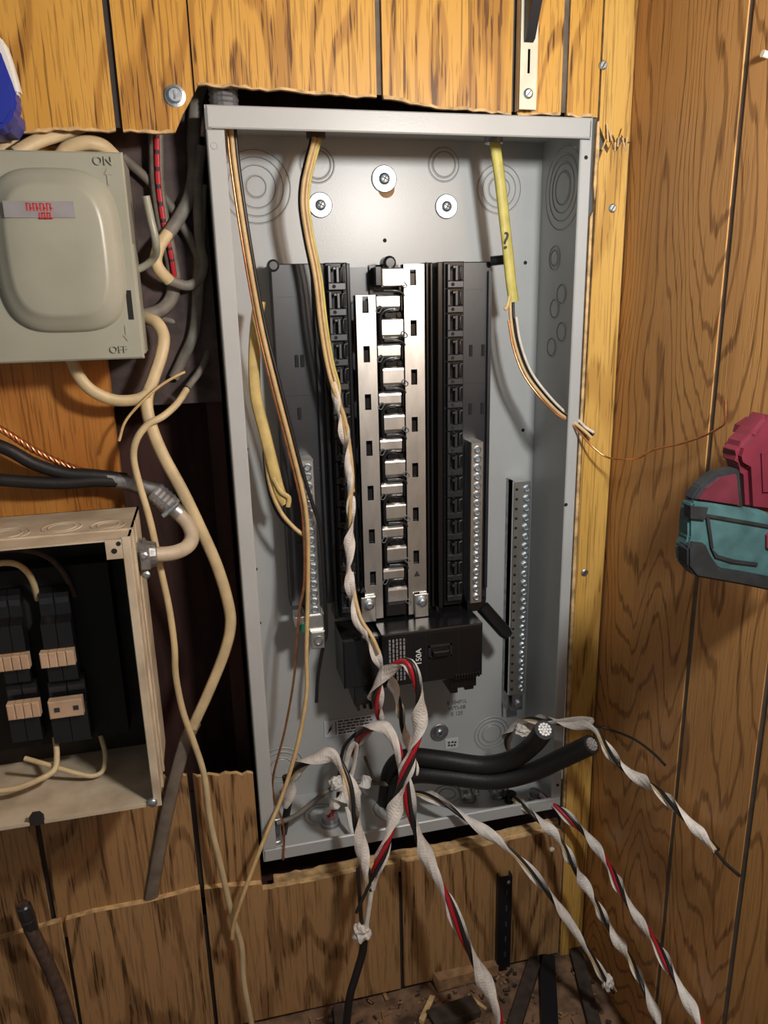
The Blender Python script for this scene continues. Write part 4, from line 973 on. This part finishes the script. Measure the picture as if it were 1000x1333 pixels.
# ================================================================== RIGHT WALL TOY TRUCK, BLUE THING
ty = -.262
def poly(l, y): return [(p.x, p.z) for p in (at(u, v, y) for u, v in l)]
tr = thing('toy_truck', 'worn teal and black toy pickup against the brown wall at the right edge', 'toy', at(960, 755, ty))
XMAX = 1003
MB().prism(poly([(900, 662), (903, 653), (925, 655), (XMAX, 668), (XMAX, 764), (965, 758), (905, 748), (893, 735), (892, 715), (897, 700), (897, 680)], ty), 'y', ty, ty + .014).build('body', M['teal'], tr, .0018)
MB().prism(poly([(904, 652), (915, 635), (935, 618), (955, 612), (967, 612), (972, 664)], ty), 'y', ty + .003, ty + .014).build('window_frame', M['tealb'], tr, .0012)
MB().prism(poly([(911, 650), (922, 636), (940, 622), (960, 618), (964, 658)], ty), 'y', ty + .001, ty + .006).build('window_pane', M['marwin'], tr)
MB().prism(poly([(892, 712), (897, 704), (915, 706), (922, 722), (934, 738), (960, 742), (XMAX, 750), (XMAX, 768), (965, 760), (903, 749), (892, 736)], ty), 'y', ty - .004, ty + .010).build('bumper', M['tealb'], tr, .0015)
MB().prism(poly([(897, 658), (920, 660), (916, 676), (897, 674)], ty), 'y', ty - .002, ty + .006).build('side_trim', M['tealb'], tr)
b = MB()
for l in ([(916, 668), (XMAX, 683), (XMAX, 687), (917, 672)], [(918, 672), (922, 672), (928, 714), (924, 712)], [(924, 712), (934, 722), (955, 728), (985, 732), (985, 736), (952, 732), (930, 725)]): b.prism(poly(l, ty), 'y', ty - .0015, ty + .004)
b.build('door_line', M['tealb'], tr)
b = MB().prism(poly([(957, 594), (962, 580), (980, 562), (XMAX, 534), (1010, 600), (1010, 668), (973, 664), (970, 612), (960, 606)], ty + .012), 'y', ty + .010, ty + .032)
o = b.build('maroon_scoop', M['maroon'], None, .004); tag(o, 'maroon plastic scoop above the toy pickup at the right edge', 'scoop')
MB().prism(poly([(972, 566), (975, 556), (990, 546), (992, 556)], ty + .02), 'y', ty + .020, ty + .036).build('spout', M['maroon'], o)
MB().prism(poly([(990, 590), (1010, 580), (1010, 640), (992, 640)], ty + .01), 'y', ty + .0085, ty + .012).build('recess', M['maroon'], o)
MB().prism(poly([(996, 696), (1000, 692), (XMAX, 694), (XMAX, 716), (996, 712)], ty), 'y', ty - .002, ty + .002).build('emblem', M['maroon'], tr)

by = -.05
bl = thing('blue_tool', 'blue plastic tool with a white rim at the upper left edge', 'tool', at(-10, 165, by))
rim = [(-60, 38), (-8, 41), (4, 51), (12, 73), (21, 104), (25, 121), (-60, 122)]
MB().prism(poly([(-60, 50), (-10, 52), (-2, 62), (7, 86), (17, 112), (22, 128), (20, 146), (8, 164), (-10, 172), (-60, 174)], by), 'y', by - .002, by + .022).build('body', M['blue'], bl, .0035)
MB().prism(poly(rim, by), 'y', by + .004, by + .016).build('white_rim', M['white'], bl, .002)
MB().prism(poly([(-60, 130), (14, 138), (14, 152), (6, 164), (-60, 172)], by), 'y', by + .015, .0).build('mount', M['blue'], bl)

# ================================================================== CAPPED CABLE, DEBRIS
cp = thing('capped_cable', 'old brown cloth cable with a dark cap standing against the lower left panelling', 'cable', at(85, 1345, -.05))
wire('cable', 'brownc', [(38, 1205, -.030), (55, 1240, -.035), (75, 1285, -.04), (95, 1345, -.05)], .0068, cp)
P0, P1 = at(30, 1178, -.030), at(42, 1212, -.030)
d = P1 - P0
MB().lathe(P0, d, [(.0058, 0), (.0072, .002), (.0078, d.length * .45), (.0070, d.length * .5), (.0076, d.length * .55), (.0066, d.length)], 16).build('cap', M['blk2'], cp)
MB().cyl(P0 - d * .06, P0 + d * .02, .0052, 14).build('cap_top', M['brownc'], cp)
def onfloor(u, v): return atz(u, v, FL)
def chunk(u, v, l, w_, h, rz, m, lab, name='wood_chip', cat='wood chip'):
    c = onfloor(u, v) + Vector((0, 0, h + .002)); R = Matrix.Rotation(rz, 3, 'Z')
    b = MB(); vs = []
    for sx in (-1, 1):
        for sy in (-1, 1):
            for sz in (-1, 1): vs.append(c + R @ Vector((sx * l * random.uniform(.85, 1.1), sy * w_ * random.uniform(.8, 1.1), sz * h * random.uniform(.8, 1.1))))
    b.add(vs, [(0, 1, 3, 2), (4, 6, 7, 5), (0, 4, 5, 1), (2, 3, 7, 6), (0, 2, 6, 4), (1, 5, 7, 3)])
    return tag(b.build(name, M[m]), lab, cat)
chunk(605, 1275, .042, .010, .009, .05, 'chip', 'flat wood offcut against the foot of the panelling', 'wood_block', 'wood block')
chunk(556, 1318, .018, .0035, .003, .9, 'raw', 'pale slanting wood chip on the ledge')
chunk(620, 1308, .014, .002, .002, -1.0, 'raw', 'thin pale splinter on the ledge below the offcut')
chunk(590, 1325, .03, .012, .005, .1, 'dkw', 'dark curled bark piece on the ledge below the offcut', 'bark_piece', 'bark')
for (u0, v0, u1, v1, wd, m, lab) in ((700, 1245, 668, 1345, .008, 'dkw', 'brown narrow batten on the ledge under the shelf standard'), (712, 1250, 716, 1345, .010, 'steelb', 'black batten on the ledge at the foot of the wall groove'), (748, 1238, 775, 1345, .008, 'dkw', 'dark batten on the ledge nearest the wall corner'), (440, 1316, 444, 1350, .006, 'dkw', 'dark stick on the ledge behind the hanging black cable')):
    p, q = onfloor(u0, v0), onfloor(u1, v1)
    d = (q - p); a = Vector((-d.y, d.x, 0)).normalized() * wd
    b = MB(); z = Vector((0, 0, .010))
    e = Vector((0, 0, .001))
    b.add([p - a + e, p + a + e, q + a + e, q - a + e, p - a + z, p + a + z, q + a + z, q - a + z], [(3, 2, 1, 0), (4, 5, 6, 7), (0, 1, 5, 4), (1, 2, 6, 5), (2, 3, 7, 6), (3, 0, 4, 7)])
    tag(b.build('batten', M[m]), lab, 'batten')
b = MB()
for k in range(420):
    x, y = random.uniform(-.2, .40), -abs(random.gauss(0, .09)) - .006
    R = Matrix.Rotation(random.uniform(0, 6.3), 3, 'Z') @ Matrix.Rotation(random.uniform(-.3, .3), 3, 'X')
    b.cbox((x, y, FL + .003), (random.uniform(.001, .006), random.uniform(.0006, .0022), random.uniform(.0004, .0014)), R, random.choice((0, 0, 1, 2)))
tag(b.build('debris', [M['dirt'], M['chip'], M['dkw']]), 'scattered sawdust and small chips along the ledge', 'debris', kind='stuff')
